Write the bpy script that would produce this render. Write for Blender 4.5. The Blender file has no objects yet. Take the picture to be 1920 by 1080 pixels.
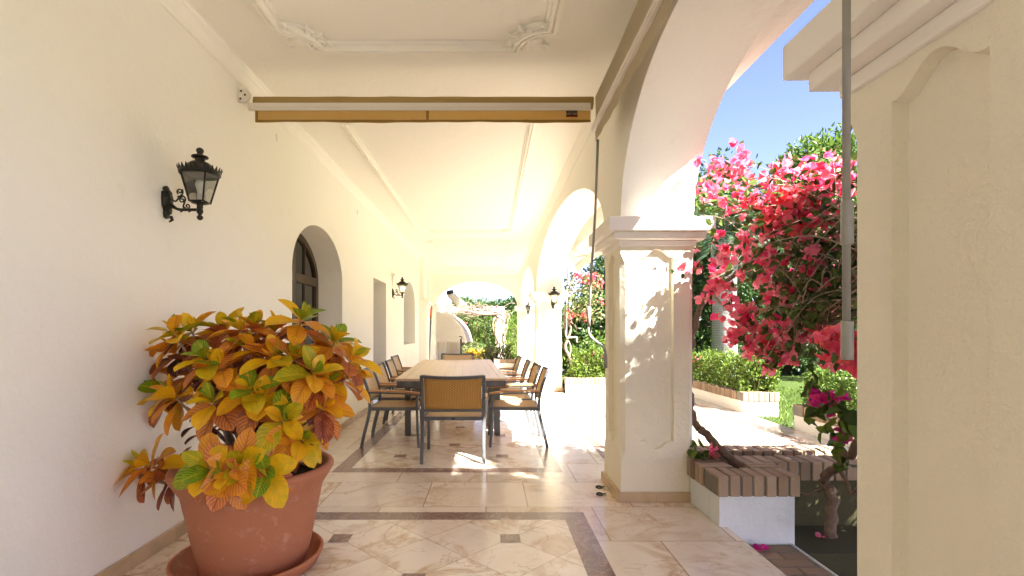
import bpy, math, random
import numpy as np
from mathutils import Vector, Matrix
from mathutils.geometry import tessellate_polygon
random.seed(7); RNG = np.random.default_rng(7)
SC = bpy.context.scene
COL = SC.collection
PI = math.pi; R = math.radians
F, U0, V0, EYE = 960.0, 919.0, 622.0, 1.3
def P(u, v, d):
    "point at picture position (u,v) of the 1920 frame, d metres down the gallery"
    return Vector(((u-U0)*d/F, d, EYE+(V0-v)*d/F))
# ------------------------------------------------------------------ materials
class NT:
    def __init__(s, name):
        s.m = bpy.data.materials.new(name); s.m.use_nodes = True
        s.t = s.m.node_tree; s.t.nodes.clear()
        s.out = s.t.nodes.new('ShaderNodeOutputMaterial')
    def n(s, typ, **kw):
        nd = s.t.nodes.new(typ)
        for k, v in kw.items():
            if k.startswith('_'): setattr(nd, k[1:], v)
            else: s.set(nd, k, v)
        return nd
    def set(s, nd, k, v):
        k2 = int(k[1:]) if k[0] == 'i' and k[1:].isdigit() else k.replace('__', ' ')
        sock = nd.inputs[k2]
        if isinstance(v, bpy.types.NodeSocket): s.t.links.new(v, sock)
        elif isinstance(v, bpy.types.Node): s.t.links.new(v.outputs[0], sock)
        else:
            if sock.type == 'RGBA' and len(v) == 3: v = (*v, 1)
            sock.default_value = v
    def math(s, op, a, b=None, c=None, clamp=False):
        nd = s.n('ShaderNodeMath', _operation=op, _use_clamp=clamp, i0=a)
        if b is not None: s.set(nd, 'i1', b)
        if c is not None: s.set(nd, 'i2', c)
        return nd.outputs[0]
    def mix(s, fac, a, b, blend='MIX'):
        nd = s.t.nodes.new('ShaderNodeMix'); nd.data_type = 'RGBA'; nd.blend_type = blend
        s.set(nd, 'i0', fac); s.set(nd, 'i6', a); s.set(nd, 'i7', b)
        return nd.outputs[2]
    def ramp(s, fac, stops, interp='LINEAR'):
        nd = s.n('ShaderNodeValToRGB'); cr = nd.color_ramp; cr.interpolation = interp
        while len(cr.elements) < len(stops): cr.elements.new(.5)
        for e, (p, c) in zip(cr.elements, stops):
            e.position = p; e.color = (*c, 1) if len(c) == 3 else c
        s.set(nd, 'i0', fac); return nd.outputs[0]
    def obj(s): return s.n('ShaderNodeTexCoord').outputs['Object']
    def noise(s, vec, scale, detail=4, rough=.55, dist=0.):
        nd = s.n('ShaderNodeTexNoise', Scale=scale, Detail=detail, Roughness=rough, Distortion=dist)
        if vec is not None: s.set(nd, 'Vector', vec)
        return nd.outputs[0]
    def bump(s, h, strength=.3, dist=.01):
        return s.n('ShaderNodeBump', Strength=strength, Distance=dist, Height=h).outputs[0]
    def bsdf(s, color, rough=.6, normal=None, spec=.3, metal=0., **kw):
        nd = s.n('ShaderNodeBsdfPrincipled', Base__Color=color, Roughness=rough, Metallic=metal, **kw)
        s.set(nd, 'Specular IOR Level', spec)
        if normal is not None: s.set(nd, 'Normal', normal)
        return nd.outputs[0]
    def done(s, sh):
        s.t.links.new(sh, s.out.inputs[0]); return s.m
def simple(name, col, rough=.6, spec=.3, metal=0., var=.12, nscale=6, bump=.0, bscale=60, bdist=.004):
    t = NT(name); o = t.obj()
    n = t.noise(o, nscale, 5)
    c = t.mix(n, tuple(x*(1-var) for x in col), tuple(min(1, x*(1+var)) for x in col))
    nm = t.bump(t.noise(o, bscale, 4), bump, bdist) if bump else None
    rg = t.math('MULTIPLY_ADD', n, .2, rough-.1)
    return t.done(t.bsdf(c, rg, nm, spec, metal))
def plaster(name, col, grime=(.62, .55, .42), gfac=.25, bs=.6, bd=.006):
    t = NT(name); o = t.obj()
    n = t.noise(o, .9, 5, .6); n2 = t.noise(o, 3.5, 6, .65)
    c = t.mix(t.math('MULTIPLY', n, .35), col, tuple(x*.93 for x in col))
    spot = t.ramp(n2, [(.62, (0, 0, 0)), (.8, (1, 1, 1))])
    c = t.mix(t.math('MULTIPLY', spot, gfac), c, grime)
    h = t.math('ADD', t.noise(o, 38, 4, .6), t.math('MULTIPLY', t.noise(o, 9, 3), 1.6))
    h = t.math('ADD', h, t.math('MULTIPLY', t.noise(o, 2.3, 3), 3.2))
    h = t.math('ADD', h, t.math('MULTIPLY', t.noise(o, 170, 2), .35))
    return t.done(t.bsdf(c, .85, t.bump(h, bs, bd), .2))
def leafmat(name, cols, trans=.35, rough=.45, spec=.35, jitter=.35):
    "foliage: each leaf takes its own shade from a short range of leaf colours"
    t = NT(name)
    rnd = t.n('ShaderNodeNewGeometry').outputs['Random Per Island']
    k = len(cols)-1
    c = t.ramp(rnd, [(i/k, cc) for i, cc in enumerate(cols)])
    d = t.bsdf(c, rough, None, spec)
    tr = t.n('ShaderNodeBsdfTranslucent', Color=c).outputs[0]
    mx = t.n('ShaderNodeMixShader', i0=trans, i1=d, i2=tr).outputs[0]
    return t.done(mx)
M = {}
WALL = (.89, .88, .80)
M['plaster'] = plaster('cream_plaster', WALL)
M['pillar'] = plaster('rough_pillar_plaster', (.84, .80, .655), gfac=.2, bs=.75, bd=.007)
M['ceil'] = plaster('ceiling_plaster', (.895, .885, .815), gfac=.08)
M['plaster_out'] = plaster('white_render', (.80, .77, .70), (.5, .47, .4), .2)
M['trim'] = simple('white_trim', (.87, .84, .78), .7, .25, var=.04, bump=.2, bscale=30)
M['mould'] = simple('stucco_moulding', (.895, .885, .815), .75, .2, var=.04, bump=.25, bscale=45)
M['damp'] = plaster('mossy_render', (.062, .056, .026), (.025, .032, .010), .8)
M['twig'] = simple('pale_brown_twigs', (.36, .28, .20), .9, .15, var=.4, nscale=25, bump=.6, bscale=60, bdist=.006)
M['bluewhite'] = plaster('pale_blue_render', (.66, .70, .70), (.45, .42, .36), .5)
def marble(name, tiles, base=(.87, .80, .69), mult=1.):
    t = NT(name); o = t.obj()
    sep = t.n('ShaderNodeSeparateXYZ', i0=o); x, y = sep.outputs[0], sep.outputs[1]
    if tiles == 'diag':
        q = .533; a = t.math('DIVIDE', t.math('ADD', t.math('ADD', x, y), -2.28+10*q), q)
        b = t.math('DIVIDE', t.math('ADD', t.math('SUBTRACT', x, y), 4.16+10*q), q)
    else:
        a = t.math('DIVIDE', t.math('ADD', y, 20.-.24), .62)
        row = t.math('FLOOR', a)
        b = t.math('DIVIDE', t.math('ADD', t.math('ADD', x, 20.), t.math('MULTIPLY', t.math('MODULO', row, 2), .31)), .78)
    def line(v, w):
        f = t.math('FRACT', v); e = t.math('MINIMUM', f, t.math('SUBTRACT', 1., f))
        return t.math('LESS_THAN', e, w)
    gl = t.math('MAXIMUM', line(a, .006), line(b, .006))
    cell = t.n('ShaderNodeCombineXYZ', i0=t.math('FLOOR', a), i1=t.math('FLOOR', b))
    wn = t.n('ShaderNodeTexWhiteNoise', _noise_dimensions='3D', Vector=cell)
    off = t.n('ShaderNodeVectorMath', _operation='MULTIPLY_ADD', i0=wn.outputs[1], i1=(7, 7, 7), i2=o).outputs[0]
    n1 = t.noise(off, 1.15, 8, .58, 1.3); n2 = t.noise(off, 2.6, 6, .55, 1.8)
    n3 = t.noise(off, 1.1, 4, .6)
    def vein(n, w):
        return t.math('SUBTRACT', 1., t.math('DIVIDE', t.math('ABSOLUTE', t.math('SUBTRACT', n, .5)), w), clamp=True)
    v1 = t.math('MULTIPLY', t.math('POWER', vein(n1, .06), 1.4), t.ramp(n3, [(.36, (0, 0, 0)), (.58, (1, 1, 1))]))
    v2 = t.math('MULTIPLY', vein(n2, .016), t.ramp(n3, [(.36, (0, 0, 0)), (.60, (1, 1, 1))]))
    cl = t.ramp(n1, [(.5, (0, 0, 0)), (.72, (1, 1, 1))])
    tv = t.mix(wn.outputs[0], tuple(c*.93*mult for c in base), tuple(min(.9, c*1.06*mult) for c in base))
    c = t.mix(t.math('MULTIPLY', cl, .26), tv, (.68, .50, .30))
    c = t.mix(t.math('MULTIPLY', v1, .75), c, (.46, .28, .12))
    c = t.mix(t.math('MULTIPLY', v2, .7), c, (.40, .24, .14))
    dirt = t.ramp(t.noise(o, 26, 3, .7), [(.70, (0, 0, 0)), (.80, (1, 1, 1))])
    c = t.mix(t.math('MULTIPLY', dirt, .25), c, (.25, .17, .10))
    c = t.mix(t.math('MULTIPLY', gl, .8), c, (.33, .24, .15))
    rg = t.math('MULTIPLY_ADD', t.noise(o, 4.5, 5, .6), .22, .08)
    h = t.math('SUBTRACT', t.math('MULTIPLY', t.noise(o, 8, 3), .12), gl)
    return t.done(t.bsdf(c, rg, t.bump(h, .12, .003), .5))
M['marble_diag'] = marble('veined_marble_diamonds', 'diag')
M['marble_plain'] = marble('veined_marble_slabs', 'plain', (.76, .68, .57))
M['path'] = marble('bounce_paving', 'plain', (.88, .86, .80))
M['terrace'] = marble('terrace_slabs', 'plain', (.50, .45, .38))
def bandmat():
    t = NT('brown_marble'); o = t.obj()
    n1 = t.noise(o, 5, 8, .65, 2.); n2 = t.noise(o, 2.2, 4)
    c = t.mix(n2, (.17, .095, .078), (.29, .20, .165))
    v = t.math('SUBTRACT', 1., t.math('DIVIDE', t.math('ABSOLUTE', t.math('SUBTRACT', n1, .5)), .022), clamp=True)
    c = t.mix(t.math('MULTIPLY', v, .55), c, (.6, .5, .42))
    return t.done(t.bsdf(c, t.math('MULTIPLY_ADD', n2, .2, .14), None, .5))
M['band'] = bandmat()
M['skirt'] = simple('tan_marble_skirting', (.52, .39, .24), .4, .4, var=.3, nscale=7)
M['iron'] = simple('black_green_iron', (.022, .020, .012), .38, .5, .5, var=.4, nscale=20, bump=.3, bscale=80, bdist=.002)
M['alu'] = simple('white_lacquered_aluminium', (.74, .70, .62), .4, .5, var=.04)
M['rod'] = simple('grey_lacquered_rod', (.27, .26, .225), .4, .5, var=.06)
M['metal'] = simple('grey_powder_coat', (.115, .12, .128), .42, .5, .35, var=.1, bump=.05, bscale=300, bdist=.001)
M['soil'] = simple('dark_soil', (.035, .026, .018), .95, .1, var=.5, nscale=30, bump=1., bscale=40, bdist=.03)
M['dark'] = simple('dark_interior', (.02, .017, .012), .6, .3)
M['black'] = simple('black_paint', (.012, .012, .013), .45, .5)
M['orange'] = simple('orange_plastic', (.75, .16, .03), .45, .4)
M['red'] = simple('dark_red_print', (.16, .01, .01), .8, .1)
M['cream_print'] = simple('cream_print', (.55, .45, .32), .8, .1)
M['bark'] = simple('grey_brown_bark', (.15, .105, .075), .9, .15, var=.5, nscale=25, bump=.9, bscale=60, bdist=.01)
M['palebark'] = simple('pale_bark', (.22, .17, .125), .9, .15, var=.3, nscale=25, bump=.8, bscale=50, bdist=.01)
def terracotta():
    t = NT('terracotta'); o = t.obj()
    n = t.noise(o, 3, 6, .65); n2 = t.noise(o, 14, 5, .7)
    sep = t.n('ShaderNodeSeparateXYZ', i0=o)
    st = t.n('ShaderNodeCombineXYZ', i0=t.math('MULTIPLY', sep.outputs[0], .6), i1=t.math('MULTIPLY', sep.outputs[1], .6), i2=t.math('MULTIPLY', sep.outputs[2], 40))
    rings = t.noise(st, 1., 3)
    c = t.mix(n, (.40, .15, .075), (.50, .215, .12))
    c = t.mix(t.math('MULTIPLY', rings, .35), c, (.36, .13, .065))
    lime = t.ramp(n2, [(.56, (0, 0, 0)), (.72, (1, 1, 1))])
    c = t.mix(t.math('MULTIPLY', lime, .38), c, (.64, .44, .34))
    h = t.math('ADD', t.math('MULTIPLY', rings, .5), t.noise(o, 90, 3))
    return t.done(t.bsdf(c, .72, t.bump(h, .25, .004), .3))
M['terracotta'] = terracotta()
def wood(name, a, b, rough=.45, axis=1, plank=.0):
    t = NT(name); o = t.obj()
    sc = [24, 24, 24]; sc[axis] = 1.3
    v = t.n('ShaderNodeVectorMath', _operation='MULTIPLY', i0=o, i1=tuple(sc)).outputs[0]
    n = t.noise(v, 1., 6, .6, .6)
    c = t.mix(n, a, b)
    nm = None
    if plank:
        sep = t.n('ShaderNodeSeparateXYZ', i0=o)
        q = t.math('DIVIDE', t.math('ADD', sep.outputs[0], 10.), plank)
        wn = t.n('ShaderNodeTexWhiteNoise', _noise_dimensions='1D', W=t.math('FLOOR', q))
        c = t.mix(t.math('MULTIPLY', wn.outputs[0], .16), c, tuple(x*.62 for x in a))
        f = t.math('FRACT', q); g = t.math('LESS_THAN', f, .035)
        c = t.mix(t.math('MULTIPLY', g, .45), c, (.12, .08, .045))
    return t.done(t.bsdf(c, rough, nm, .4))
M['wood'] = wood('teak', (.55, .40, .26), (.66, .51, .36), .36, 1, .11)
M['armwood'] = wood('teak_arm', (.36, .17, .06), (.52, .29, .13), .4)
M['darkwood'] = wood('dark_varnished_wood', (.035, .018, .006), (.085, .045, .015), .3, 2)
def wicker(name, a, b, dark, trans):
    t = NT(name); o = t.obj()
    sep = t.n('ShaderNodeSeparateXYZ', i0=o)
    x = sep.outputs[0]; s2 = t.math('ADD', sep.outputs[1], sep.outputs[2])
    q = t.math('MULTIPLY', x, 62.); p = t.math('MULTIPLY', s2, 62.)
    fx = t.math('ABSOLUTE', t.math('SUBTRACT', t.math('FRACT', q), .5))
    par = t.math('MODULO', t.math('FLOOR', t.math('ADD', q, 200.)), 2.)
    fy = t.math('ABSOLUTE', t.math('SUBTRACT', t.math('FRACT', t.math('ADD', p, t.math('MULTIPLY', par, .5))), .5))
    gap = t.math('MAXIMUM', t.math('GREATER_THAN', fx, .40), t.math('MULTIPLY', t.math('GREATER_THAN', fy, .36), .8))
    n = t.noise(o, 30, 3)
    c = t.mix(n, a, b)
    c = t.mix(t.math('MULTIPLY', gap, .75), c, dark)
    h = t.math('SUBTRACT', 1., t.math('ADD', fx, fy))
    nm = t.bump(h, .7, .004)
    d = t.bsdf(c, .5, nm, .35)
    tr = t.n('ShaderNodeBsdfTranslucent', Color=c).outputs[0]
    return t.done(t.n('ShaderNodeMixShader', i0=trans, i1=d, i2=tr).outputs[0])
M['wicker'] = wicker('honey_wicker', (.70, .50, .27), (.80, .62, .39), (.34, .20, .08), .25)
M['wicker_backlit'] = wicker('backlit_wicker', (.60, .33, .08), (.72, .45, .15), (.16, .075, .02), .25)  # amber tone puts the backlight into the near backrest's colour
def fabric(name, a, b, trans, wave=0.):
    t = NT(name); o = t.obj()
    v = t.n('ShaderNodeVectorMath', _operation='MULTIPLY', i0=o, i1=(150, 150, 6)).outputs[0]
    n = t.noise(v, 1., 3); n2 = t.noise(o, 5, 4)
    c = t.mix(t.math('MULTIPLY_ADD', n2, .5, t.math('MULTIPLY', n, .5)), a, b)
    nm = t.bump(n, .15, .002)
    d = t.bsdf(c, .85, nm, .1)
    tr = t.n('ShaderNodeBsdfTranslucent', Color=c).outputs[0]
    return t.done(t.n('ShaderNodeMixShader', i0=trans, i1=d, i2=tr).outputs[0])
M['fab_roll'] = fabric('ochre_canvas_roll', (.36, .25, .09), (.46, .33, .14), .1)
M['fab_orange'] = fabric('amber_canvas', (.62, .45, .18), (.76, .59, .28), .55)
M['fab_hem'] = fabric('ochre_canvas_hem', (.30, .18, .05), (.36, .23, .07), .2)
M['fab_grey'] = fabric('beige_canvas', (.52, .45, .31), (.62, .55, .40), .3)
M['fab_white'] = fabric('white_canvas', (.72, .67, .58), (.80, .76, .68), .3)
def brickmat(name, lo, hi, dark):
    t = NT(name); o = t.obj()
    r = t.n('ShaderNodeNewGeometry').outputs['Random Per Island']
    c = t.ramp(r, [(0, lo), (.5, hi), (.8, tuple((a+b)/2 for a, b in zip(lo, hi))), (1, dark)])
    n = t.noise(o, 22, 6, .7)
    c = t.mix(t.math('MULTIPLY', n, .5), c, tuple(x*.7 for x in lo))
    return t.done(t.bsdf(c, .88, t.bump(t.noise(o, 70, 5, .7), .6, .005), .2))
M['brick'] = brickmat('weathered_brick', (.29, .20, .13), (.45, .34, .24), (.20, .15, .105))
M['brick_pale'] = brickmat('pale_brick', (.25, .17, .11), (.36, .26, .18), (.22, .15, .10))
M['mortar'] = simple('grey_mortar', (.20, .18, .15), .95, .1, var=.25, nscale=30, bump=.6)
def grassmat():
    t = NT('lawn_grass'); o = t.obj()
    n = t.noise(o, 1.3, 5, .6); n2 = t.noise(o, 60, 4, .8)
    c = t.mix(n, (.055, .10, .022), (.12, .17, .035))
    c = t.mix(t.math('MULTIPLY', n2, .6), c, (.05, .08, .018))
    return t.done(t.bsdf(c, .9, t.bump(n2, 1., .05), .15))
M['grass'] = grassmat()
def glass(name, tint, refl=1.):
    t = NT(name)
    tr = t.n('ShaderNodeBsdfTransparent', Color=tint).outputs[0]
    gl = t.n('ShaderNodeBsdfGlossy', Color=(1, 1, 1), Roughness=.03).outputs[0]
    fr = t.n('ShaderNodeFresnel', IOR=1.5).outputs[0]
    return t.done(t.n('ShaderNodeMixShader', i0=t.math('MULTIPLY', fr, refl, clamp=True), i1=tr, i2=gl).outputs[0])
M['glass'] = glass('lantern_glass', (.93, .93, .90), 2.2)
M['pane'] = simple('dark_window_pane', (.022, .022, .018), .06, .6, var=.1)
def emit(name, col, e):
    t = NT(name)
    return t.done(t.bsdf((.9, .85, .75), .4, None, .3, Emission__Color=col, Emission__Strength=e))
M['bulb'] = simple('frosted_bulb', (.80, .78, .72), .3, .5, var=.03)
M['bulb_glow'] = emit('glowing_bulb', (1., .72, .38), 6.)  # emission stands in for the warm reflection in a frosted bulb
M['pebble'] = plaster('lattice_cream', (.72, .66, .54), gfac=.3)
# foliage
M['lf_hedge'] = leafmat('hedge_leaves', [(.05, .09, .015), (.10, .16, .02), (.17, .24, .03), (.08, .13, .02)])
M['lf_tree'] = leafmat('tree_leaves', [(.018, .045, .012), (.035, .075, .016), (.06, .11, .022), (.025, .055, .014)], .3)
M['lf_light'] = leafmat('bright_tree_leaves', [(.05, .10, .02), (.09, .16, .025), (.15, .22, .035), (.07, .12, .02)], .35)
M['lf_pine'] = leafmat('pine_leaves', [(.05, .085, .03), (.075, .12, .04), (.11, .15, .05), (.06, .10, .03)], .2, .6, .15)
M['lf_boug'] = leafmat('bougainvillea_leaves', [(.035, .065, .012), (.06, .10, .018), (.12, .17, .03), (.05, .07, .02)], .3)
M['lf_shrub'] = leafmat('grey_green_leaves', [(.12, .15, .05), (.18, .20, .07), (.10, .13, .03), (.25, .24, .12)], .3)
M['bract'] = leafmat('pink_bracts', [(.80, .05, .18), (.88, .14, .28), (.92, .32, .41), (.86, .10, .18), (.91, .46, .50), (.82, .08, .26)], .5, .6, .1)
M['bract_red'] = leafmat('coral_bracts', [(.86, .11, .19), (.88, .17, .18), (.90, .24, .26), (.84, .10, .26)], .5, .6, .1)
M['bract_mag'] = leafmat('magenta_bracts', [(.55, .015, .26), (.68, .04, .32), (.72, .05, .24)], .5, .6, .1)
M['yellow_fl'] = leafmat('yellow_flowers', [(.75, .42, .02), (.80, .50, .04), (.70, .34, .02)], .3, .6, .1)
M['palm'] = leafmat('palm_fronds', [(.035, .075, .04), (.06, .11, .05), (.09, .14, .07)], .2)
def palmbark():
    t = NT('ringed_palm_bark'); o = t.obj()
    sep = t.n('ShaderNodeSeparateXYZ', i0=o)
    zz = t.math('ADD', t.math('MULTIPLY', sep.outputs[2], 16.), t.math('MULTIPLY', t.noise(o, 3, 3), 2.))
    f = t.math('FRACT', zz)
    c = t.mix(f, (.24, .23, .22), (.42, .41, .39))
    c = t.mix(t.math('MULTIPLY', t.noise(o, 20, 4, .7), .6), c, (.14, .13, .12))
    return t.done(t.bsdf(c, .95, t.bump(f, .8, .03), .1))
M['palmbark'] = palmbark()
def crotonmat():
    t = NT('croton_leaf')
    at = t.n('ShaderNodeAttribute', _attribute_name='stage')
    sp = t.n('ShaderNodeSeparateColor', i0=at.outputs[0]); st, rn = sp.outputs[0], sp.outputs[1]
    uv = t.n('ShaderNodeUVMap').outputs[0]
    s3 = t.n('ShaderNodeSeparateXYZ', i0=uv); u, v = s3.outputs[0], s3.outputs[1]
    au = t.math('ABSOLUTE', t.math('SUBTRACT', u, .5))
    mid = t.math('SUBTRACT', 1., t.math('DIVIDE', au, .075), clamp=True)
    ph = t.math('FRACT', t.math('MULTIPLY', t.math('SUBTRACT', v, t.math('MULTIPLY', au, .75)), 8.))
    lat = t.math('SUBTRACT', 1., t.math('DIVIDE', t.math('ABSOLUTE', t.math('SUBTRACT', ph, .5)), .26), clamp=True)
    vein = t.math('MAXIMUM', mid, t.math('MULTIPLY', lat, .8))
    o = t.obj()
    off = t.n('ShaderNodeVectorMath', _operation='ADD', i0=o, i1=t.n('ShaderNodeCombineXYZ', i0=t.math('MULTIPLY', rn, 9.)).outputs[0]).outputs[0]
    n = t.noise(off, 26, 4, .6)
    st2 = t.math('ADD', st, t.math('MULTIPLY', t.math('SUBTRACT', n, .5), .34))
    body = t.ramp(st2, [(0, (.12, .26, .012)), (.12, (.42, .40, .012)), (.28, (.92, .54, .008)), (.46, (.82, .34, .03)), (.60, (.74, .27, .08)), (.78, (.30, .07, .035)), (1, (.035, .02, .022))])
    vc = t.ramp(st, [(0, (.62, .58, .03)), (.16, (.80, .52, .02)), (.32, (.60, .42, .02)), (.44, (.52, .16, .02)), (.58, (.16, .025, .012)), (.78, (.10, .02, .015)), (.90, (.66, .30, .18)), (1, (.58, .24, .19))])
    c = t.mix(t.math('MULTIPLY', vein, .8), body, vc)
    nm = t.bump(t.math('SUBTRACT', 1., vein), .25, .003)
    d = t.bsdf(c, .30, nm, .4)
    tr = t.n('ShaderNodeBsdfTranslucent', Color=c).outputs[0]
    return t.done(t.n('ShaderNodeMixShader', i0=.22, i1=d, i2=tr).outputs[0])
M['croton'] = crotonmat()
# ------------------------------------------------------------------ objects
def wloc(o):
    v = Vector((0, 0, 0))
    while o is not None: v += o.location; o = o.parent
    return v
def tag(o, label=None, cat=None, group=None, kind=None):
    if label: o['label'] = label
    if cat: o['category'] = cat
    if group: o['group'] = group
    if kind: o['kind'] = kind
    return o
def thing(name, label, cat, loc=(0, 0, 0), group=None):
    o = bpy.data.objects.new(name, None); COL.objects.link(o)
    o.location = loc; o.empty_display_size = .1
    return tag(o, label, cat, group)
def copy_tree(o, parent=None):
    c = o.copy(); COL.objects.link(c); c.parent = parent
    for ch in list(o.children): copy_tree(ch, c)
    return c
def link_mesh(name, me, parent):
    o = bpy.data.objects.new(name, me); COL.objects.link(o)
    if parent is not None: o.parent = parent
    return o
class MB:
    def __init__(s): s.v = []; s.f = []; s.m = []; s.s = []
    def add(s, vs, fs, mi=0, sm=False):
        b = len(s.v); s.v += [tuple(p) for p in vs]
        for f in fs: s.f.append(tuple(b+i for i in f)); s.m.append(mi); s.s.append(sm)
        return s
    def box(s, x0, x1, y0, y1, z0, z1, mi=0, mat=None):
        v = [Vector((x, y, z)) for z in (z0, z1) for y in (y0, y1) for x in (x0, x1)]
        if mat is not None: v = [mat @ p for p in v]
        return s.add(v, [(0, 2, 3, 1), (4, 5, 7, 6), (0, 1, 5, 4), (2, 6, 7, 3), (0, 4, 6, 2), (1, 3, 7, 5)], mi)
    def tube(s, path, r, n=10, mi=0, cap=True, sm=True, flat=None, rot=0.):
        pts = [Vector(p) for p in path]; k = len(pts)
        rs = r if isinstance(r, (list, tuple)) else [r]*k
        t0 = (pts[1]-pts[0]).normalized()
        up = Vector((0, 0, 1)) if abs(t0.z) < .9 else Vector((1, 0, 0))
        nx = up.cross(t0).normalized(); vs = []
        for i in range(k):
            t = (pts[min(i+1, k-1)]-pts[max(i-1, 0)]).normalized()
            nx = (nx-t*nx.dot(t)).normalized(); ny = t.cross(nx)
            for j in range(n):
                a = 2*PI*(j+.0)/n+rot
                ca, sa = math.cos(a), math.sin(a)
                if flat: ca *= flat
                vs.append(pts[i]+nx*(ca*rs[i])+ny*(sa*rs[i]))
        fs = [(i*n+j, i*n+(j+1) % n, (i+1)*n+(j+1) % n, (i+1)*n+j) for i in range(k-1) for j in range(n)]
        s.add(vs, fs, mi, sm)
        if cap:
            b = len(s.v)-k*n
            s.f.append(tuple(b+j for j in range(n-1, -1, -1))); s.m.append(mi); s.s.append(False)
            s.f.append(tuple(b+(k-1)*n+j for j in range(n))); s.m.append(mi); s.s.append(False)
        return s
    def bar(s, path, w, h, mi=0, side=None):
        "rectangular section bar along a path; side = width direction"
        pts = [Vector(p) for p in path]; k = len(pts); vs = []
        sd = Vector(side).normalized()
        for i in range(k):
            t = (pts[min(i+1, k-1)]-pts[max(i-1, 0)]).normalized()
            nx = (sd-t*sd.dot(t)).normalized(); ny = t.cross(nx)
            for a, b in ((-1, -1), (1, -1), (1, 1), (-1, 1)): vs.append(pts[i]+nx*(a*w/2)+ny*(b*h/2))
        fs = [(i*4+j, i*4+(j+1) % 4, i*4+4+(j+1) % 4, i*4+4+j) for i in range(k-1) for j in range(4)]
        fs += [(3, 2, 1, 0), tuple((k-1)*4+j for j in range(4))]
        return s.add(vs, fs, mi)
    def lathe(s, prof, n=32, c=(0, 0, 0), mi=0, sm=True, mat=None, wob=0.):
        c = Vector(c); vs = []
        for r, z in prof:
            for j in range(n):
                a = 2*PI*j/n; q = r*(1+wob*math.sin(3*a+z*5))
                p = Vector((q*math.cos(a), q*math.sin(a), z))
                vs.append((mat @ p if mat is not None else p)+c)
        k = len(prof)
        fs = [(i*n+j, i*n+(j+1) % n, (i+1)*n+(j+1) % n, (i+1)*n+j) for i in range(k-1) for j in range(n)]
        s.add(vs, fs, mi, sm)
        b = len(s.v)-k*n
        for base, rv in ((0, True), ((k-1)*n, False)):
            if prof[0 if rv else -1][0] > 1e-4:
                idx = [b+base+j for j in range(n)]
                s.f.append(tuple(reversed(idx)) if rv else tuple(idx)); s.m.append(mi); s.s.append(False)
        return s
    def poly(s, outer, holes, fn, mi=0):
        "flat polygon with holes, fn maps 2D to 3D"
        loops = [[Vector((a, b, 0)) for a, b in l] for l in [outer]+list(holes)]
        flat = [p for l in loops for p in l]
        tris = tessellate_polygon(loops)
        return s.add([fn(p.x, p.y) for p in flat], [tuple(t) for t in tris], mi)
    def strip(s, A, B, mi=0, sm=False, closed=False):
        n = len(A); vs = [tuple(p) for p in A]+[tuple(p) for p in B]
        k = n if closed else n-1
        return s.add(vs, [(i, (i+1) % n, n+(i+1) % n, n+i) for i in range(k)], mi, sm)
    def build(s, name, mat, parent=None, bevel=0., seg=2, angle=30):
        me = bpy.data.meshes.new(name)
        off = wloc(parent) if parent is not None else Vector((0, 0, 0))
        me.from_pydata([(x-off.x, y-off.y, z-off.z) for x, y, z in s.v], [], s.f)
        for m in (mat if isinstance(mat, (list, tuple)) else [mat]): me.materials.append(m)
        me.polygons.foreach_set('material_index', s.m)
        me.polygons.foreach_set('use_smooth', s.s)
        me.update()
        o = link_mesh(name, me, parent)
        if bevel:
            b = o.modifiers.new('bevel', 'BEVEL'); b.width = bevel; b.segments = seg
            b.limit_method = 'ANGLE'; b.angle_limit = R(angle)
        return o
def top(name, mb, mat, label, cat, group=None, bevel=0., kind=None):
    "a thing that is one mesh: origin at the base of its bounds"
    vs = np.array(mb.v); c = (vs.min(0)+vs.max(0))/2; c[2] = vs[:, 2].min()
    mb.v = [tuple(p) for p in (vs-c)]
    o = mb.build(name, mat, None, bevel); o.location = c
    return tag(o, label, cat, group, kind)
def rand_dirs(n, up=0.):
    d = RNG.normal(size=(n, 3)); d[:, 2] += up
    return d/np.linalg.norm(d, axis=1)[:, None]
def leaf_obj(name, C, L, W, mat, parent=None, D=None, round_=False, spread=.35):
    "many small folded leaves, base at C, pointing along D"
    C = np.asarray(C, float); n = len(C)
    if D is None: D = rand_dirs(n)
    D = D/np.linalg.norm(D, axis=1)[:, None]
    A = np.cross(D, rand_dirs(n)); A /= np.linalg.norm(A, axis=1)[:, None]+1e-9
    N = np.cross(A, D)
    L = L*RNG.uniform(1-spread, 1+spread, n)[:, None]; W = W*RNG.uniform(1-spread, 1+spread, n)[:, None]
    fold = RNG.uniform(.1, .5, n)[:, None]
    if round_:
        side = [(.28, .5), (.62, .46)]
    else: side = [(.42, .5)]
    off = np.array(wloc(parent)) if parent is not None else np.zeros(3)
    C = C-off
    rows = [C]
    for t, w in side: rows.append(C+D*L*t+A*W*w+N*W*fold*.6)
    rows.append(C+D*L-N*L*.08)
    for t, w in reversed(side): rows.append(C+D*L*t-A*W*w+N*W*fold*.6)
    k = len(rows); V = np.stack(rows, 1).reshape(-1, 3)
    idx = np.arange(n)[:, None]*k
    h = k//2
    f1 = idx+np.arange(0, h+1)[None, :]; f2 = idx+np.array([0]+list(range(h, k)))[None, :]
    faces = f1.tolist()+f2.tolist()
    me = bpy.data.meshes.new(name); me.from_pydata(V.tolist(), [], faces); me.materials.append(mat); me.update()
    return link_mesh(name, me, parent)
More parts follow.
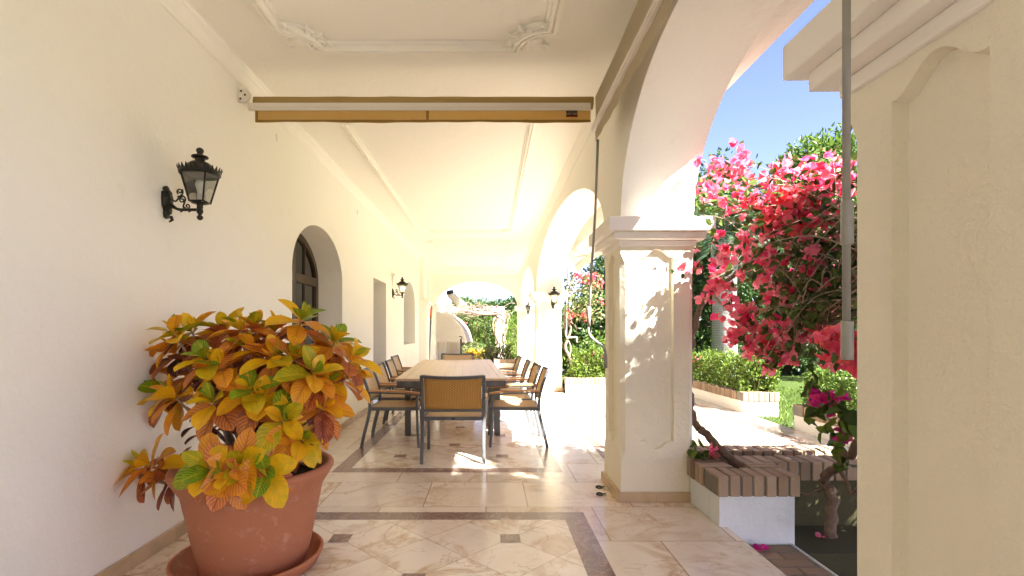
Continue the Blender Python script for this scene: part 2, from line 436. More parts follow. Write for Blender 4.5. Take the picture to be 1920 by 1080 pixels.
def crown_pts(c, rad, ncl, per, clr, shell=.55, flat=1.):
    "leaf positions: clumps spread through the crown's volume, denser near its outside"
    c = np.array(c); rad = np.array(rad, float)
    d = rand_dirs(ncl); rr = RNG.uniform(shell, 1., ncl)**.7
    cc = c+d*rr[:, None]*rad*RNG.uniform(.82, 1.1, (ncl, 1))
    sz = clr*RNG.uniform(.6, 1.35, ncl)
    pts = np.repeat(cc, per, 0); ss = np.repeat(sz, per)[:, None]
    q = RNG.normal(size=pts.shape); q /= np.linalg.norm(q, axis=1)[:, None]
    q *= RNG.uniform(.3, 1., (len(q), 1))**.5; q[:, 2] *= flat
    return pts+q*ss, q
def tree(name, label, loc, h, rad, trunk_r, mat, ncl=70, per=60, clr=.5, leaf=.22, group=None, cat='tree', crown_z=None, lean=(0, 0)):
    x, y, z0 = loc
    t = thing(name, label, cat, loc, group)
    rad = rad if isinstance(rad, (tuple, list)) else (rad, rad, rad*.8)
    cz = z0+(h-rad[2] if crown_z is None else crown_z)
    cx, cy = x+lean[0], y+lean[1]
    b = MB()
    b.tube([(x, y, z0-.1), (x+.1*lean[0]+.05, y, z0+(cz-z0)*.4), (x+.6*lean[0], y+.5*lean[1], z0+(cz-z0)*.75), (cx, cy, cz+rad[2]*.3)], [trunk_r*1.25, trunk_r, trunk_r*.8, trunk_r*.3], 8)
    for i in range(7):
        a = i*2.4+.3; e = Vector((cx+math.cos(a)*rad[0]*.7, cy+math.sin(a)*rad[1]*.7, cz+rad[2]*random.uniform(-.2, .6)))
        s0 = Vector((x+.6*lean[0], y+.5*lean[1], z0+(cz-z0)*random.uniform(.6, .8)))
        m = (s0+e)/2+Vector((0, 0, .25))
        b.tube([s0, m, e], [trunk_r*.5, trunk_r*.35, trunk_r*.12], 6)
    b.build('trunk', M['bark'], t)
    pts, q = crown_pts((cx, cy, cz), rad, ncl, per, clr)
    D = q+rand_dirs(len(q))*.7
    leaf_obj('crown', pts, leaf, leaf*.55, mat, t, D)
    return t
# ================================================================== SETTING
ZC = 3.40                       # ceiling
def arch_z(y, c, a, z0, b): 
    t = (y-c)/a
    return z0+b*math.sqrt(max(0, 1-t*t))
# ---- floors
fl = MB()
def rect(x0, x1, y0, y1, mi, z=0.): fl.add([(x0, y0, z), (x1, y0, z), (x1, y1, z), (x0, y1, z)], [(0, 1, 2, 3)], mi)
PX0, PX1, BW = -1.47, .67, .15
rect(-1.99, PX0, -8, 18, 1)
ycur = -8.
for ya, yb in ((.1, 3.69), (4.73, 10.75), (11.75, 16.9)):
    rect(PX0, PX1, ycur, ya, 1)
    rect(PX0, PX1, ya, ya+BW, 2); rect(PX0, PX1, yb-BW, yb, 2)
    rect(PX0, PX0+BW, ya+BW, yb-BW, 2); rect(PX1-BW, PX1, ya+BW, yb-BW, 2)
    rect(PX0+BW, PX1-BW, ya+BW, yb-BW, 0)
    ycur = yb
    for i in range(-1, 3):
        for j in range(-8, 30):
            if (i+j) % 2: continue
            x, y = -.94+.533*i, 3.22+.533*j; h = .062
            x0, x1, y0, y1 = max(x-h, PX0+BW), min(x+h, PX1-BW), max(y-h, ya+BW), min(y+h, yb-BW)
            if x1-x0 > .03 and y1-y0 > .03: rect(x0, x1, y0, y1, 2, .003)
rect(PX0, PX1, ycur, 18, 1)
rect(PX1, 1.58, -8, 4.9, 1)
rect(PX1, 1.16, 4.9, 10.3, 1); rect(1.16, 1.31, 4.9, 10.3, 2); rect(1.31, 1.58, 4.9, 10.15, 1); rect(1.31, 1.58, 10.15, 10.3, 2)
rect(PX1, 1.58, 10.3, 18, 1)
fl.add([(1.58, -8, 0), (1.58, 3.42, 0), (1.58, 3.42, -.3), (1.58, -8, -.3)], [(0, 1, 2, 3)], 1)
o = fl.build('veranda_floor', [M['marble_diag'], M['marble_plain'], M['band']]); tag(o, kind='structure')
fl = MB()
rect(1.58, 3.6, 4.3, 10.15, 0); rect(3.6, 3.75, 4.3, 10.3, 1); rect(3.75, 4.06, 4.3, 10.75, 0)
rect(1.58, 3.6, 10.15, 10.3, 1); rect(1.58, 3.75, 10.3, 10.75, 0)
for i in range(0, 5):
    for j in range(0, 11):
        if (i+j) % 2: continue
        x, y = 1.75+.42*i, 4.9+.5*j
        rect(x-.06, x+.06, y-.06, y+.06, 1, .003)
for i, (x, y) in enumerate([(.86, 9.6), (.98, 8.7)]): rect(x-.06, x+.06, y-.06, y+.06, 1, .003)
rect(-2.6, 4.06, 18, 26, 0)
o = fl.build('terrace', [M['terrace'], M['band']]); tag(o, kind='structure')
g = MB()
BIG = 120.
for x0, x1, y0, y1 in ((-BIG, -2.6, -BIG, 400), (4.06, BIG, -BIG, 400), (-2.6, 4.06, -BIG, -8), (-2.6, 4.06, 26, 400)):
    g.add([(x0, y0, -.06), (x1, y0, -.06), (x1, y1, -.06), (x0, y1, -.06)], [(0, 1, 2, 3)])
g.add([(1.58, 10.76, -.06), (4.06, 10.76, -.06), (4.06, 18, -.06), (1.58, 18, -.06)], [(0, 1, 2, 3)])
o = g.build('lawn', M['grass']); tag(o, kind='structure')
g = MB(); g.add([(4.07, -16, -.052), (14, -16, -.052), (14, 3.6, -.052), (4.07, 3.6, -.052)], [(0, 1, 2, 3)]); o = g.build('path', M['path']); tag(o, kind='structure')  # unseen pale paving, added to bounce sunlight into the near bay
# grass blades by the path between the planters
n = 5200
gx = RNG.uniform(4.1, 7.2, n); gy = RNG.uniform(5.0, 13.5, n)
C = np.stack([gx, gy, np.full(n, -.06)], 1); D = rand_dirs(n)*.5+np.array([0, 0, 1.])
o = leaf_obj('grass', C, .07, .018, M['lf_hedge'], None, D); tag(o, kind='stuff')
# sunken bed right of the veranda
g = MB(); nn = 26
xs = np.linspace(2.0, 4.06, nn); ys = np.linspace(-8, 3.4, nn*3)
vs = [(x, y, -.40+.035*math.sin(7*x+3*y)*math.sin(5*y)+random.uniform(-.012, .012)) for y in ys for x in xs]
g.add(vs, [(j*nn+i, j*nn+i+1, (j+1)*nn+i+1, (j+1)*nn+i) for j in range(len(ys)-1) for i in range(nn-1)], 0, True)
o = g.build('garden_soil', M['soil']); tag(o, kind='structure')
g = MB(); g.box(2.0, 4.06, 3.3, 3.78, -.45, -.13)
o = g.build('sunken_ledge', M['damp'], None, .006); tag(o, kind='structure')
# brick step
st = MB(); k = 0
y = -1.2
while y < 3.36:
    x = 1.585-(.12 if k % 2 else 0.)
    while x < 1.975:
        xa, xb = max(x, 1.585), min(x+.235, 1.985)
        if xb-xa > .04: st.box(xa, xb, y+.006, y+.094, -.2, -.104+random.uniform(-.003, .003), 0)
        x += .25
    y += .104; k += 1
st.box(1.582, 1.99, -8, 3.40, -.22, -.112, 1); st.box(1.99, 2.004, -8, 3.40, -.45, -.102, 2)
o = st.build('brick_step', [M['brick_pale'], M['mortar'], M['bluewhite']], None, .004); tag(o, kind='structure')

# ---- house wall
XW = -1.98
hw = thing('house_wall', 'long cream plastered house wall with arched windows and lanterns along the veranda', 'wall', (XW, 7.5, 0))
def arch_loop(ya, yb, zs, z0, z1, n=28):
    "loop of an opening: sill zs, springing z0, crown z1"
    c, a = (ya+yb)/2, (yb-ya)/2
    return [(ya, zs), (yb, zs)]+[(c+a*math.cos(PI*i/n), z0+(z1-z0)*math.sin(PI*i/n)) for i in range(n+1)]
W1 = arch_loop(5.12, 6.86, 1.0, 1.95, 2.52); W2 = arch_loop(11.73, 13.5, 1.0, 1.95, 2.52)
AL = arch_loop(15.25, 17.1, 0, 2.1, 2.98)
w = MB()
out = [(-8, 0), (8.68, 0), (8.68, 2.22), (9.75, 2.22), (9.75, 0), (15.25, 0)]+list(reversed(AL[2:]))+[(17.1, 0), (17.85, 0), (17.85, ZC+.02), (-8, ZC+.02)]
w.poly(out, [W1, W2], lambda a, b: (XW, a, b))
def reveal(loop, depth, close=True, sm_from=2):
    A = [(XW, a, b) for a, b in loop]; B = [(XW-depth, a, b) for a, b in loop]
    w.strip(A[2:], B[2:], 0, True)
    w.strip([A[1], A[2]], [B[1], B[2]]); w.strip([A[-1], A[0]], [B[-1], B[0]]); w.strip(A[:2], B[:2])
reveal(W1, .40); reveal(W2, .40); reveal(AL, .55)
for a, b in (((8.68, 0), (8.68, 2.22)), ((8.68, 2.22), (9.75, 2.22)), ((9.75, 2.22), (9.75, 0))):
    w.add([(XW, *a), (XW, *b), (XW-.55, *b), (XW-.55, *a)], [(0, 1, 2, 3)])
w.poly(AL, [], lambda a, b: (XW-.55, a, b))
w.add([(XW-.005, 17.85, 0), (XW-.6, 17.85, 0), (XW-.6, 17.85, ZC), (XW-.005, 17.85, ZC)], [(0, 1, 2, 3)])
w.add([(XW-.65, -8, 0), (XW-.65, 17.85, 0), (XW-.65, 17.85, ZC+.02), (XW-.65, -8, ZC+.02)], [(0, 1, 2, 3)])
w.build('wall_face', M['plaster'], hw)
# pilaster at the far end of the wall
w = MB(); w.box(XW, XW+.2, 14.35, 15.0, 0, 2.06); w.box(XW, XW+.12, 14.4, 14.95, 2.16, ZC); w.build('pilaster', M['plaster'], hw, .012)
w = MB(); w.box(XW, XW+.27, 14.28, 15.07, 2.06, 2.16); w.box(XW, XW+.235, 14.315, 15.035, 2.0, 2.06); w.build('pilaster_capital', M['trim'], hw, .006)
# skirting tiles
w = MB()
def skirt(y0, y1):
    y = y0
    while y < y1-.02:
        e = min(y+.4, y1); w.box(XW, XW+.022, y+.0015, e-.0015, .0, .082+random.uniform(-.001, .001)); y = e
skirt(-8, 8.68); skirt(9.75, 14.35); w.build('skirting_board', M['skirt'], hw, .003)
def cornice(mb, x, sgn, y0, y1):
    prof = [(0, 3.235), (.012, 3.235), (.016, 3.25), (.028, 3.262), (.04, 3.285), (.066, 3.325), (.085, 3.34), (.095, 3.355), (.095, 3.37), (.12, 3.385), (.12, ZC)]
    prof = [(a*.5, ZC-(ZC-z)*.8) for a, z in prof]
    A = [(x+sgn*a, y0, z) for a, z in prof]; B = [(x+sgn*a, y1, z) for a, z in prof]
    mb.strip(A, B); mb.add(A, [tuple(range(len(A)))]); mb.add(B, [tuple(range(len(B)))])
w = MB(); cornice(w, XW, 1, -8, 17.38); w.build('cornice', M['mould'], hw)
# windows
def window(ya, yb):
    "arched timber window set back in its niche"
    xf = XW-.37; c, a = (ya+yb)/2, (yb-ya)/2; zs, z0, b = 1.0, 1.95, .57
    fr = MB()
    outer = arch_loop(ya+.004, yb-.004, zs, z0, z0+b-.004)
    inner = [(c+(y-c)*.9, z0+(z-z0)*.86 if z > z0 else max(z, zs+.09)) for y, z in outer]
    for xx in (xf+.05, xf): fr.poly(outer, [inner], lambda p, q: (xx, p, q))
    for L in (outer, inner): fr.strip([(xf+.05, *p) for p in L], [(xf, *p) for p in L], closed=True)
    hh = .03
    fr.box(xf+.004, xf+.058, c-.045, c+.045, zs+.09, z0+b*.84)
    fr.box(xf+.002, xf+.062, c-a*.9, c-.046, z0-.05, z0+.05); fr.box(xf+.002, xf+.062, c+.046, c+a*.9, z0-.05, z0+.05)
    for s in (-1, 1):
        yy = c+s*a*.47
        zt = z0+b*.86*math.sqrt(1-.52**2)
        fr.box(xf+.01, xf+.04, yy-.016, yy+.016, zs+.09, z0-.052); fr.box(xf+.01, xf+.04, yy-.016, yy+.016, z0+.052, zt)
        for zz in (1.3, 1.6): 
            y0_, y1_ = sorted((c+s*.046, c+s*a*.895)); fr.box(xf+.012, xf+.038, y0_, y1_, zz-.014, zz+.014)
    f = fr.build('window', M['darkwood'], hw)
    p = MB(); p.poly(inner, [], lambda q, r: (xf+.022, q, r)); p.build('pane', M['pane'], f)
window(5.12, 6.86); window(11.73, 13.5)
d = MB(); d.box(XW-.54, XW-.5, 8.69, 9.74, .003, 2.215)
for z0_, z1_ in ((.25, 1.0), (1.15, 2.0)):
    for y0_, y1_ in ((8.8, 9.18), (9.26, 9.64)): d.box(XW-.5, XW-.485, y0_, y1_, z0_, z1_)
dd = d.build('door', M['darkwood'], hw, .008)

bw_ = MB(); bw_.box(XW-.6, 1.56, -4.25, -4.1, 0, ZC+.02); top('bounce_wall', bw_, M['plaster'], 'unseen cream wall added behind the picture to bounce light into the veranda', 'wall')  # added out of view to send light back into the veranda
# ---- ceiling with stucco frames
c = MB(); c.add([(XW-.01, -8, ZC), (1.01, -8, ZC), (1.01, 17.41, ZC), (XW-.01, 17.41, ZC)], [(0, 1, 2, 3)])
ceil = c.build('ceiling', M['ceil']); tag(ceil, kind='structure')
FP = [(-.062, 0), (-.062, .03), (-.040, .032), (-.038, .062), (-.014, .068), (-.011, .036), (.004, .034), (.007, .066), (.026, .070), (.031, .040), (.034, .026), (.058, .024), (.062, 0)]
def sweep(mb, path, prof, z, closed=True, sc=1.):
    n = len(path); rows = []
    for i in range(n):
        p = Vector(path[i]); a = Vector(path[(i-1) % n]); b = Vector(path[(i+1) % n])
        d1 = (p-a).normalized(); d2 = (b-p).normalized()
        if not closed and i == 0: d1 = d2
        if not closed and i == n-1: d2 = d1
        n1 = Vector((-d1.y, d1.x)); n2 = Vector((-d2.y, d2.x)); m = (n1+n2)
        m = m/max(.35, m.dot(n1)) if m.length > .01 else n1
        rows.append([(p.x+m.x*o_*sc, p.y+m.y*o_*sc, z-h*sc) for o_, h in prof])
    for i in range(n if closed else n-1): mb.strip(rows[i], rows[(i+1) % n])
def frame_path(x0, x1, y0, y1, r, n=7):
    "rectangle with hollowed quarter-round corners"
    pts = []
    for cx, cy, a0 in ((x0, y0, 90), (x1, y0, 180), (x1, y1, 270), (x0, y1, 0)):
        arc = [(cx+r*math.cos(R(a0-90*i/n)), cy+r*math.sin(R(a0-90*i/n))) for i in range(n+1)]
        pts += arc
    return pts
for (y0, y1, sc, r) in ((-1.2, 3.74, .86, .24), (4.9, 10.6, .72, .16), (11.7, 16.5, .72, .16)):
    f = MB(); sweep(f, frame_path(-1.46, .42, y0, y1, r), FP, ZC-.001, True, sc); f.build('stucco_frame', M['mould'], ceil)
def ornament(cx, cy, sx, sy, sc=.86):
    "shell and acanthus scrolls cast over a frame corner"
    m = MB()
    def pt(a, b, h): return Vector((cx+sx*a*sc, cy+sy*b*sc, ZC-.004-h*sc))
    for i in range(9):                                   # shell ribs
        t = -.15+1.87*i/8; L = .115+.02*math.sin(PI*i/8)
        base = (-.10, -.10)
        e = (base[0]+L*math.cos(t), base[1]+L*math.sin(t))
        m.tube([pt(*base, .03), pt((base[0]+e[0])/2, (base[1]+e[1])/2, .055), pt(*e, .03)], [.008*sc, .017*sc, .011*sc], 8)
    def scroll(x, y, r, a0, turns, w):
        path = []; N = 22
        for i in range(N+1):
            q = i/N; rr = r*(1-.8*q); a = a0+turns*2*PI*q
            path.append(pt(x+rr*math.cos(a), y+rr*math.sin(a), .035+.015*q))
        m.tube(path, [w*sc*(.5+.6*math.sin(PI*min(1, .15+i/N))) for i in range(N+1)], 8)
    scroll(-.21, -.03, .055, 2.2, 1.2, .016); scroll(-.03, -.21, .055, -.6, -1.2, .016)
    scroll(-.29, .0, .035, 1.5, -1.1, .012); scroll(.0, -.29, .035, .1, 1.1, .012)
    scroll(.03, .02, .05, 3.6, 1.1, .014); scroll(-.16, .05, .035, 4., 1.1, .011); scroll(.05, -.16, .035, .7, -1.1, .011)
    for i in range(7):                                   # acanthus leaf fronds
        t = R(-60+i*50); px, py = -.11+.15*math.cos(t), -.11+.15*math.sin(t)
        m.tube([pt(-.11+.06*math.cos(t), -.11+.06*math.sin(t), .03), pt(px, py, .045), pt(px+.012*math.cos(t+.7), py+.012*math.sin(t+.7), .02)], [.01*sc, .019*sc, .010*sc], 7)
    for a, b in ((-.33, .045), (.045, -.33)): m.lathe([(.0, -.02), (.016, -.012), (.02, 0), (.014, .014), (0, .02)], 10, pt(a, b, .015))
    # moulded quarter arc behind
    n = 8; pth = [(cx+sx*sc*(-.30+.30*math.sin(R(90*i/n))), cy+sy*sc*(-.30*math.sin(R(90*i/n))+.0)) for i in range(n+1)]
    m.build('stucco_ornament', M['mould'], ceil)
for sx, sy, xx, yy in ((-1, 1, -1.40, 3.68), (1, 1, .36, 3.68), (-1, -1, -1.40, -1.14), (1, -1, .36, -1.14)): ornament(xx, yy, sx, sy)

# ---- roof
r = MB(); r.box(-2.65, 1.56, -8, 17.82, ZC+.025, 3.75); r.box(1.56, 1.95, -8.05, 17.9, 3.46, 3.8)
top('roof', r, M['plaster_out'], 'flat pale roof slab with a projecting eave over the white arches', 'roof')

# ---- arcade wall above the pillars
XA, XB = 1.0, 1.56
ARCH = [(-1.33, 2.2, 2.16, .9), (2.665, 1.255, 2.16, .9), (7.79, 3.31, 2.16, .94), (14.43, 2.77, 2.16, .9)]
aw = thing('arcade_wall', 'cream plastered wall with a row of round arches along the veranda', 'wall', (1.28, 7.5, 2.16))
w = MB(); ys = []; zs = []
prev = -4.1
for cc, a, z0, b in ARCH:
    if cc-a > prev+.01: ys += [prev, cc-a]; zs += [z0, z0]
    n = 56
    lst = [(cc-a*math.cos(PI*i/n), z0+b*math.sin(PI*i/n)) for i in range(n+1)]
    A = [(XA, y, z) for y, z in lst]; B = [(XB, y, z) for y, z in lst]
    w.strip(A, B, 0, True)
    ys += [p[0] for p in lst]; zs += [p[1] for p in lst]; prev = cc+a
ys += [17.76]; zs += [2.16]
w.strip([(XA, y, z) for y, z in zip(ys, zs)], [(XA, y, ZC+.02) for y in ys])
w.strip([(XB, y, z) for y, z in zip(ys, zs)], [(XB, y, 3.5) for y in ys])
w.add([(XA, 17.76, 2.16), (XB, 17.76, 2.16), (XB, 17.76, 3.5), (XA, 17.76, 3.5)], [(0, 1, 2, 3)])
w.box(XA, XB, -8, -3.53, 0, ZC+.02)
w.build('wall_face', M['plaster'], aw)
w = MB(); w.box(XB+.002, 1.83, -8, 17.85, 3.165, 3.459); w.box(XB+.002, 1.70, -8, 17.85, 3.10, 3.165); w.build('eave', M['plaster_out'], aw, .006)
w = MB(); cornice(w, XA, -1, -8, 17.38); w.build('cornice', M['mould'], aw)

# ---- end wall with its arch
ew = thing('end_wall', 'cream far end wall of the veranda with a wide arch open to the garden', 'wall', (-.47, 17.6, 0))
w = MB(); n = 48; cx, a = -.47, 1.41
lst = [(cx+a*math.cos(PI*i/n), 2.18+.84*math.sin(PI*i/n)) for i in range(n+1)]
out = [(XW, 0), (XW, ZC+.02), (1.0, ZC+.02), (1.0, 0), (cx+a, 0)]+lst+[(cx-a, 0)]
for yy in (17.4, 17.8): w.poly(out, [], lambda p, q: (p, yy, q))
w.strip([(p, 17.4, q) for p, q in lst], [(p, 17.8, q) for p, q in lst], 0, True)
for xx in (cx-a, cx+a): w.add([(xx, 17.4, 0), (xx, 17.8, 0), (xx, 17.8, 2.18), (xx, 17.4, 2.18)], [(0, 1, 2, 3)])
w.build('wall_face', M['plaster'], ew)
w = MB()
for x0, x1 in ((XW+.001, cx-a+.09), (cx+a-.09, .999)): w.box(x0, x1, 17.30, 17.86, 2.08, 2.18); w.box(x0, x1-.03 if x0 < -1 else x1, 17.34, 17.83, 2.02, 2.08)
w.build('capital', M['trim'], ew, .006)
w = MB(); 
prof = [(0, 3.26), (.02, 3.27), (.05, 3.32), (.06, 3.34), (.085, 3.37), (.085, ZC)]
w.strip([(XW, 17.4-a_, z) for a_, z in prof], [(1.0, 17.4-a_, z) for a_, z in prof]); w.build('cornice', M['mould'], ew)

# ---- pillars
def make_pillar(label, loc):
    t = thing('arcade_pillar', label, 'pillar', (0, 0, 0), 'square pillars of the arcade')
    h, c_, z0, z1, H = .28, .035, .30, 1.90, 1.96
    b = MB()
    def fmap(k):
        m = Matrix.Rotation(k*PI/2, 4, 'Z')
        return lambda x, z, d=0.: tuple(m @ Vector((x, -h+d, z)))
    pw, pz0, pz1, bp = .125, .46, 1.872, .062
    n = 22
    topc = [(pw-2*pw*i/n, pz1+bp*(.5+.5*math.cos(PI*max(-1, min(1, (1-2*i/n)/.86))))**.8) for i in range(n+1)]
    botc = [(-pw+2*pw*i/n, pz0-bp*(.5+.5*math.cos(PI*max(-1, min(1, (-1+2*i/n)/.82))))) for i in range(n+1)]
    loop = botc+topc
    inn = [(x*.95, (z-1.15)*.995+1.15) for x, z in loop]
    for k in range(4):
        f = fmap(k)
        outer = [(-h, 0), (h, 0), (h, z0), (h-c_, z0+.08), (h-c_, z1-.08), (h, z1), (h, H), (-h, H), (-h, z1), (-h+c_, z1-.08), (-h+c_, z0+.08), (-h, z0)]
        b.poly(outer, [loop], lambda x, z: f(x, z))
        b.poly(inn, [], lambda x, z: f(x, z, .036))
        b.strip([f(x, z) for x, z in loop], [f(x, z, .036) for x, z in inn], closed=True)
        g2 = fmap(k+1)
        A = [f(h, z0), f(h-c_, z0+.08), f(h-c_, z1-.08), f(h, z1)]
        B = [g2(-h, z0), g2(-h+c_, z0+.08), g2(-h+c_, z1-.08), g2(-h, z1)]
        b.strip(A, B)
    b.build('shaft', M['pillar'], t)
    cp = MB()
    for z0_, z1_, p in ((1.955, 2.0, .016), (2.0, 2.056, .07), (2.056, 2.16, .118)): cp.box(-h-p, h+p, -h-p, h+p, z0_, z1_)
    cp.build('capital', M['trim'], t, .007)
    sk = MB(); q = h+.025
    for k in range(4):
        m = Matrix.Rotation(k*PI/2, 4, 'Z')
        for x0, x1 in ((-q, -.02), (-.018, h)): sk.box(x0, x1, -q, -h, 0, .076, 0, m)
    sk.build('skirting', M['skirt'], t, .003)
    t.location = loc
    return t
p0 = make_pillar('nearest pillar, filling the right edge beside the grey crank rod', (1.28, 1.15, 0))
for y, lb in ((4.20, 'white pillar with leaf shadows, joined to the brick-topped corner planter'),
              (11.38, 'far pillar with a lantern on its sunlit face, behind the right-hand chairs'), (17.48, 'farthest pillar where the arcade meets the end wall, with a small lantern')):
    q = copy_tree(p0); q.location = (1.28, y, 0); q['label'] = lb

# ---- planters and low walls
def course(mb, p0, p1, depth, z0, z1, mi=0, bw=.070, gap=.015, jit=.005):
    "soldier course of bricks from p0 to p1, laid to the left of that line"
    a, b = Vector((*p0, 0)), Vector((*p1, 0)); L = (b-a).length; d = (b-a)/L; nrm = Vector((-d.y, d.x, 0))
    n = max(1, int(round(L/(bw+gap)))); s = L/n
    for i in range(n):
        m = Matrix((( d.x, nrm.x, 0, a.x), (d.y, nrm.y, 0, a.y), (0, 0, 1, 0), (0, 0, 0, 1)))
        j = [random.uniform(-jit, jit) for _ in range(3)]
        mb.box(i*s+gap/2, (i+1)*s-gap/2, j[0], depth+j[1], z0, z1+j[2]*.6, mi, m)
    m = Matrix(((d.x, nrm.x, 0, a.x), (d.y, nrm.y, 0, a.y), (0, 0, 1, 0), (0, 0, 0, 1)))
    mb.box(.004, L-.004, .01, depth-.01, z0+.002, z1-.012, mi+1, m)
BK = [M['brick'], M['mortar']]; BP = [M['brick_pale'], M['mortar']]
cp = thing('corner_planter', 'white low corner planter capped with brown bricks, built against the leaf-shadowed pillar', 'planter', (1.8, 3.8, 0))
w = MB(); w.box(1.525, 2.03, 3.41, 3.56, -.3, .207); w.box(1.525, 1.68, 3.56, 3.915, 0, .207); w.box(1.88, 2.03, 3.56, 3.80, -.3, .207); w.build('plaster_wall', M['bluewhite'], cp, .004)
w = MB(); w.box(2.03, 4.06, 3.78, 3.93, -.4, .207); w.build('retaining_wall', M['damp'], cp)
w = MB(); course(w, (1.50, 3.38), (2.055, 3.38), .22, .209, .345); course(w, (1.72, 3.61), (1.72, 3.92), .22, .209, .345); course(w, (2.055, 3.61), (2.055, 3.74), .215, .209, .345)
course(w, (1.84, 3.75), (4.06, 3.75), .21, .209, .345); w.build('brick_coping', BK, cp, .005)
w = MB(); w.box(1.70, 1.86, 3.57, 3.74, .0, .25); w.box(1.60, 3.9, 3.97, 4.15, 0, .22); w.build('soil', M['soil'], cp)
lw = thing('low_wall', 'low brick-capped wall at the edge of the sunny terrace behind the corner planter', 'wall', (2.8, 4.26, 0))
w = MB(); w.box(1.66, 2.86, 4.18, 4.34, 0, .2); w.build('plaster_wall', M['plaster_out'], lw)
w = MB(); course(w, (1.64, 4.16), (2.88, 4.16), .2, .202, .335); w.build('brick_coping', BK, lw, .005)
pa = thing('terrace_planter', 'long L-shaped white planter with pale brick rim, holding the hedge around the far terrace', 'planter', (4.0, 10.7, 0))
w = MB(); w.box(4.05, 4.6, 8.18, 8.33, -.1, .186); w.box(4.05, 4.2, 8.33, 10.77, -.05, .186); w.box(1.6, 4.2, 10.77, 10.92, -.05, .186); w.box(4.45, 4.6, 8.33, 11.4, -.1, .186); w.box(1.6, 4.45, 11.25, 11.4, -.1, .186); w.build('plaster_wall', M['plaster_out'], pa)
w = MB(); course(w, (4.03, 8.16), (4.62, 8.16), .22, .188, .33); course(w, (4.25, 8.39), (4.25, 10.74), .22, .188, .33); course(w, (1.58, 10.75), (4.25, 10.75), .22, .188, .33)
course(w, (4.62, 8.39), (4.62, 11.4), .2, .188, .33); w.build('brick_coping', BP, pa, .006)
w = MB(); w.box(4.2, 4.45, 8.33, 11.25, 0, .25); w.box(1.6, 4.2, 10.92, 11.25, 0, .25); w.build('soil', M['soil'], pa)
pb = thing('garden_planter', 'white planter with pale brick rim at the lawn edge, with the clipped hedge', 'planter', (4.3, 5.7, 0))
w = MB(); w.box(4.07, 4.62, 6.7, 6.85, -.1, .186); w.box(4.07, 4.22, 4.0, 6.7, -.1, .186); w.box(4.47, 4.62, 4.0, 6.7, -.1, .186); w.build('plaster_wall', M['plaster_out'], pb)
w = MB(); course(w, (4.27, 4.0), (4.27, 6.63), .22, .188, .33); course(w, (4.64, 6.87), (4.05, 6.87), .22, .188, .33); course(w, (4.64, 4.0), (4.64, 6.63), .2, .188, .33); w.build('brick_coping', BP, pb, .006)
w = MB(); w.box(4.22, 4.47, 4.0, 6.7, 0, .25); w.build('soil', M['soil'], pb)
ep = thing('end_planter', 'small pale brick planter below the shrubs outside the far end arch', 'planter', (.7, 18.2, 0))
w = MB(); w.box(.15, 1.5, 18.05, 18.2, 0, .186); w.box(.15, .3, 18.2, 19.5, 0, .186); w.build('plaster_wall', M['plaster_out'], ep)
w = MB(); course(w, (.13, 18.03), (1.52, 18.03), .22, .188, .33); course(w, (.35, 18.26), (.35, 19.5), .22, .188, .33); w.build('brick_coping', BP, ep, .006)
w = MB(); w.box(.3, 1.5, 18.2, 19.5, 0, .25); w.build('soil', M['soil'], ep)
# ================================================================== TABLE
tb = thing('dining_table', 'long teak-topped dining table with a grey metal frame, set for ten', 'table', (0, 0, 0))
TW, TL = 1.30, 4.05
w = MB()
w.box(-TW/2+.10, TW/2-.10, -TL/2+.10, -.003, .733, .76); w.box(-TW/2+.10, TW/2-.10, .003, TL/2-.10, .733, .76)
w.box(-TW/2, -TW/2+.097, -TL/2, TL/2, .732, .7595); w.box(TW/2-.097, TW/2, -TL/2, TL/2, .732, .7595)
w.box(-TW/2+.1, TW/2-.1, -TL/2, -TL/2+.097, .732, .7595); w.box(-TW/2+.1, TW/2-.1, TL/2-.097, TL/2, .732, .7595)
tt = w.build('tabletop', M['wood'], tb, .003)
w = MB(); w.box(-.1, .1, -.05, .05, .7602, .7612); w.build('parasol_hole_cover', M['wood'], tt)
w = MB()
for x in (-TW/2+.02, TW/2-.05): w.box(x, x+.03, -TL/2+.02, TL/2-.02, .662, .731)
for y in (-TL/2+.02, TL/2-.05): w.box(-TW/2+.05, TW/2-.05, y, y+.03, .662, .731)
w.build('apron', M['metal'], tb, .003)
for sx in (-1, 1):
    for yy in (-TL/2+.55, TL/2-.55):
        w = MB(); x = sx*(TW/2-.09); w.box(x-.037, x+.037, yy-.037, yy+.037, .004, .66); w.box(x-.04, x+.04, yy-.04, yy+.04, 0, .012); w.build('leg', M['metal'], tb, .004)
tb.location = (-.545, 7.93, 0); tb.rotation_euler.z = .050
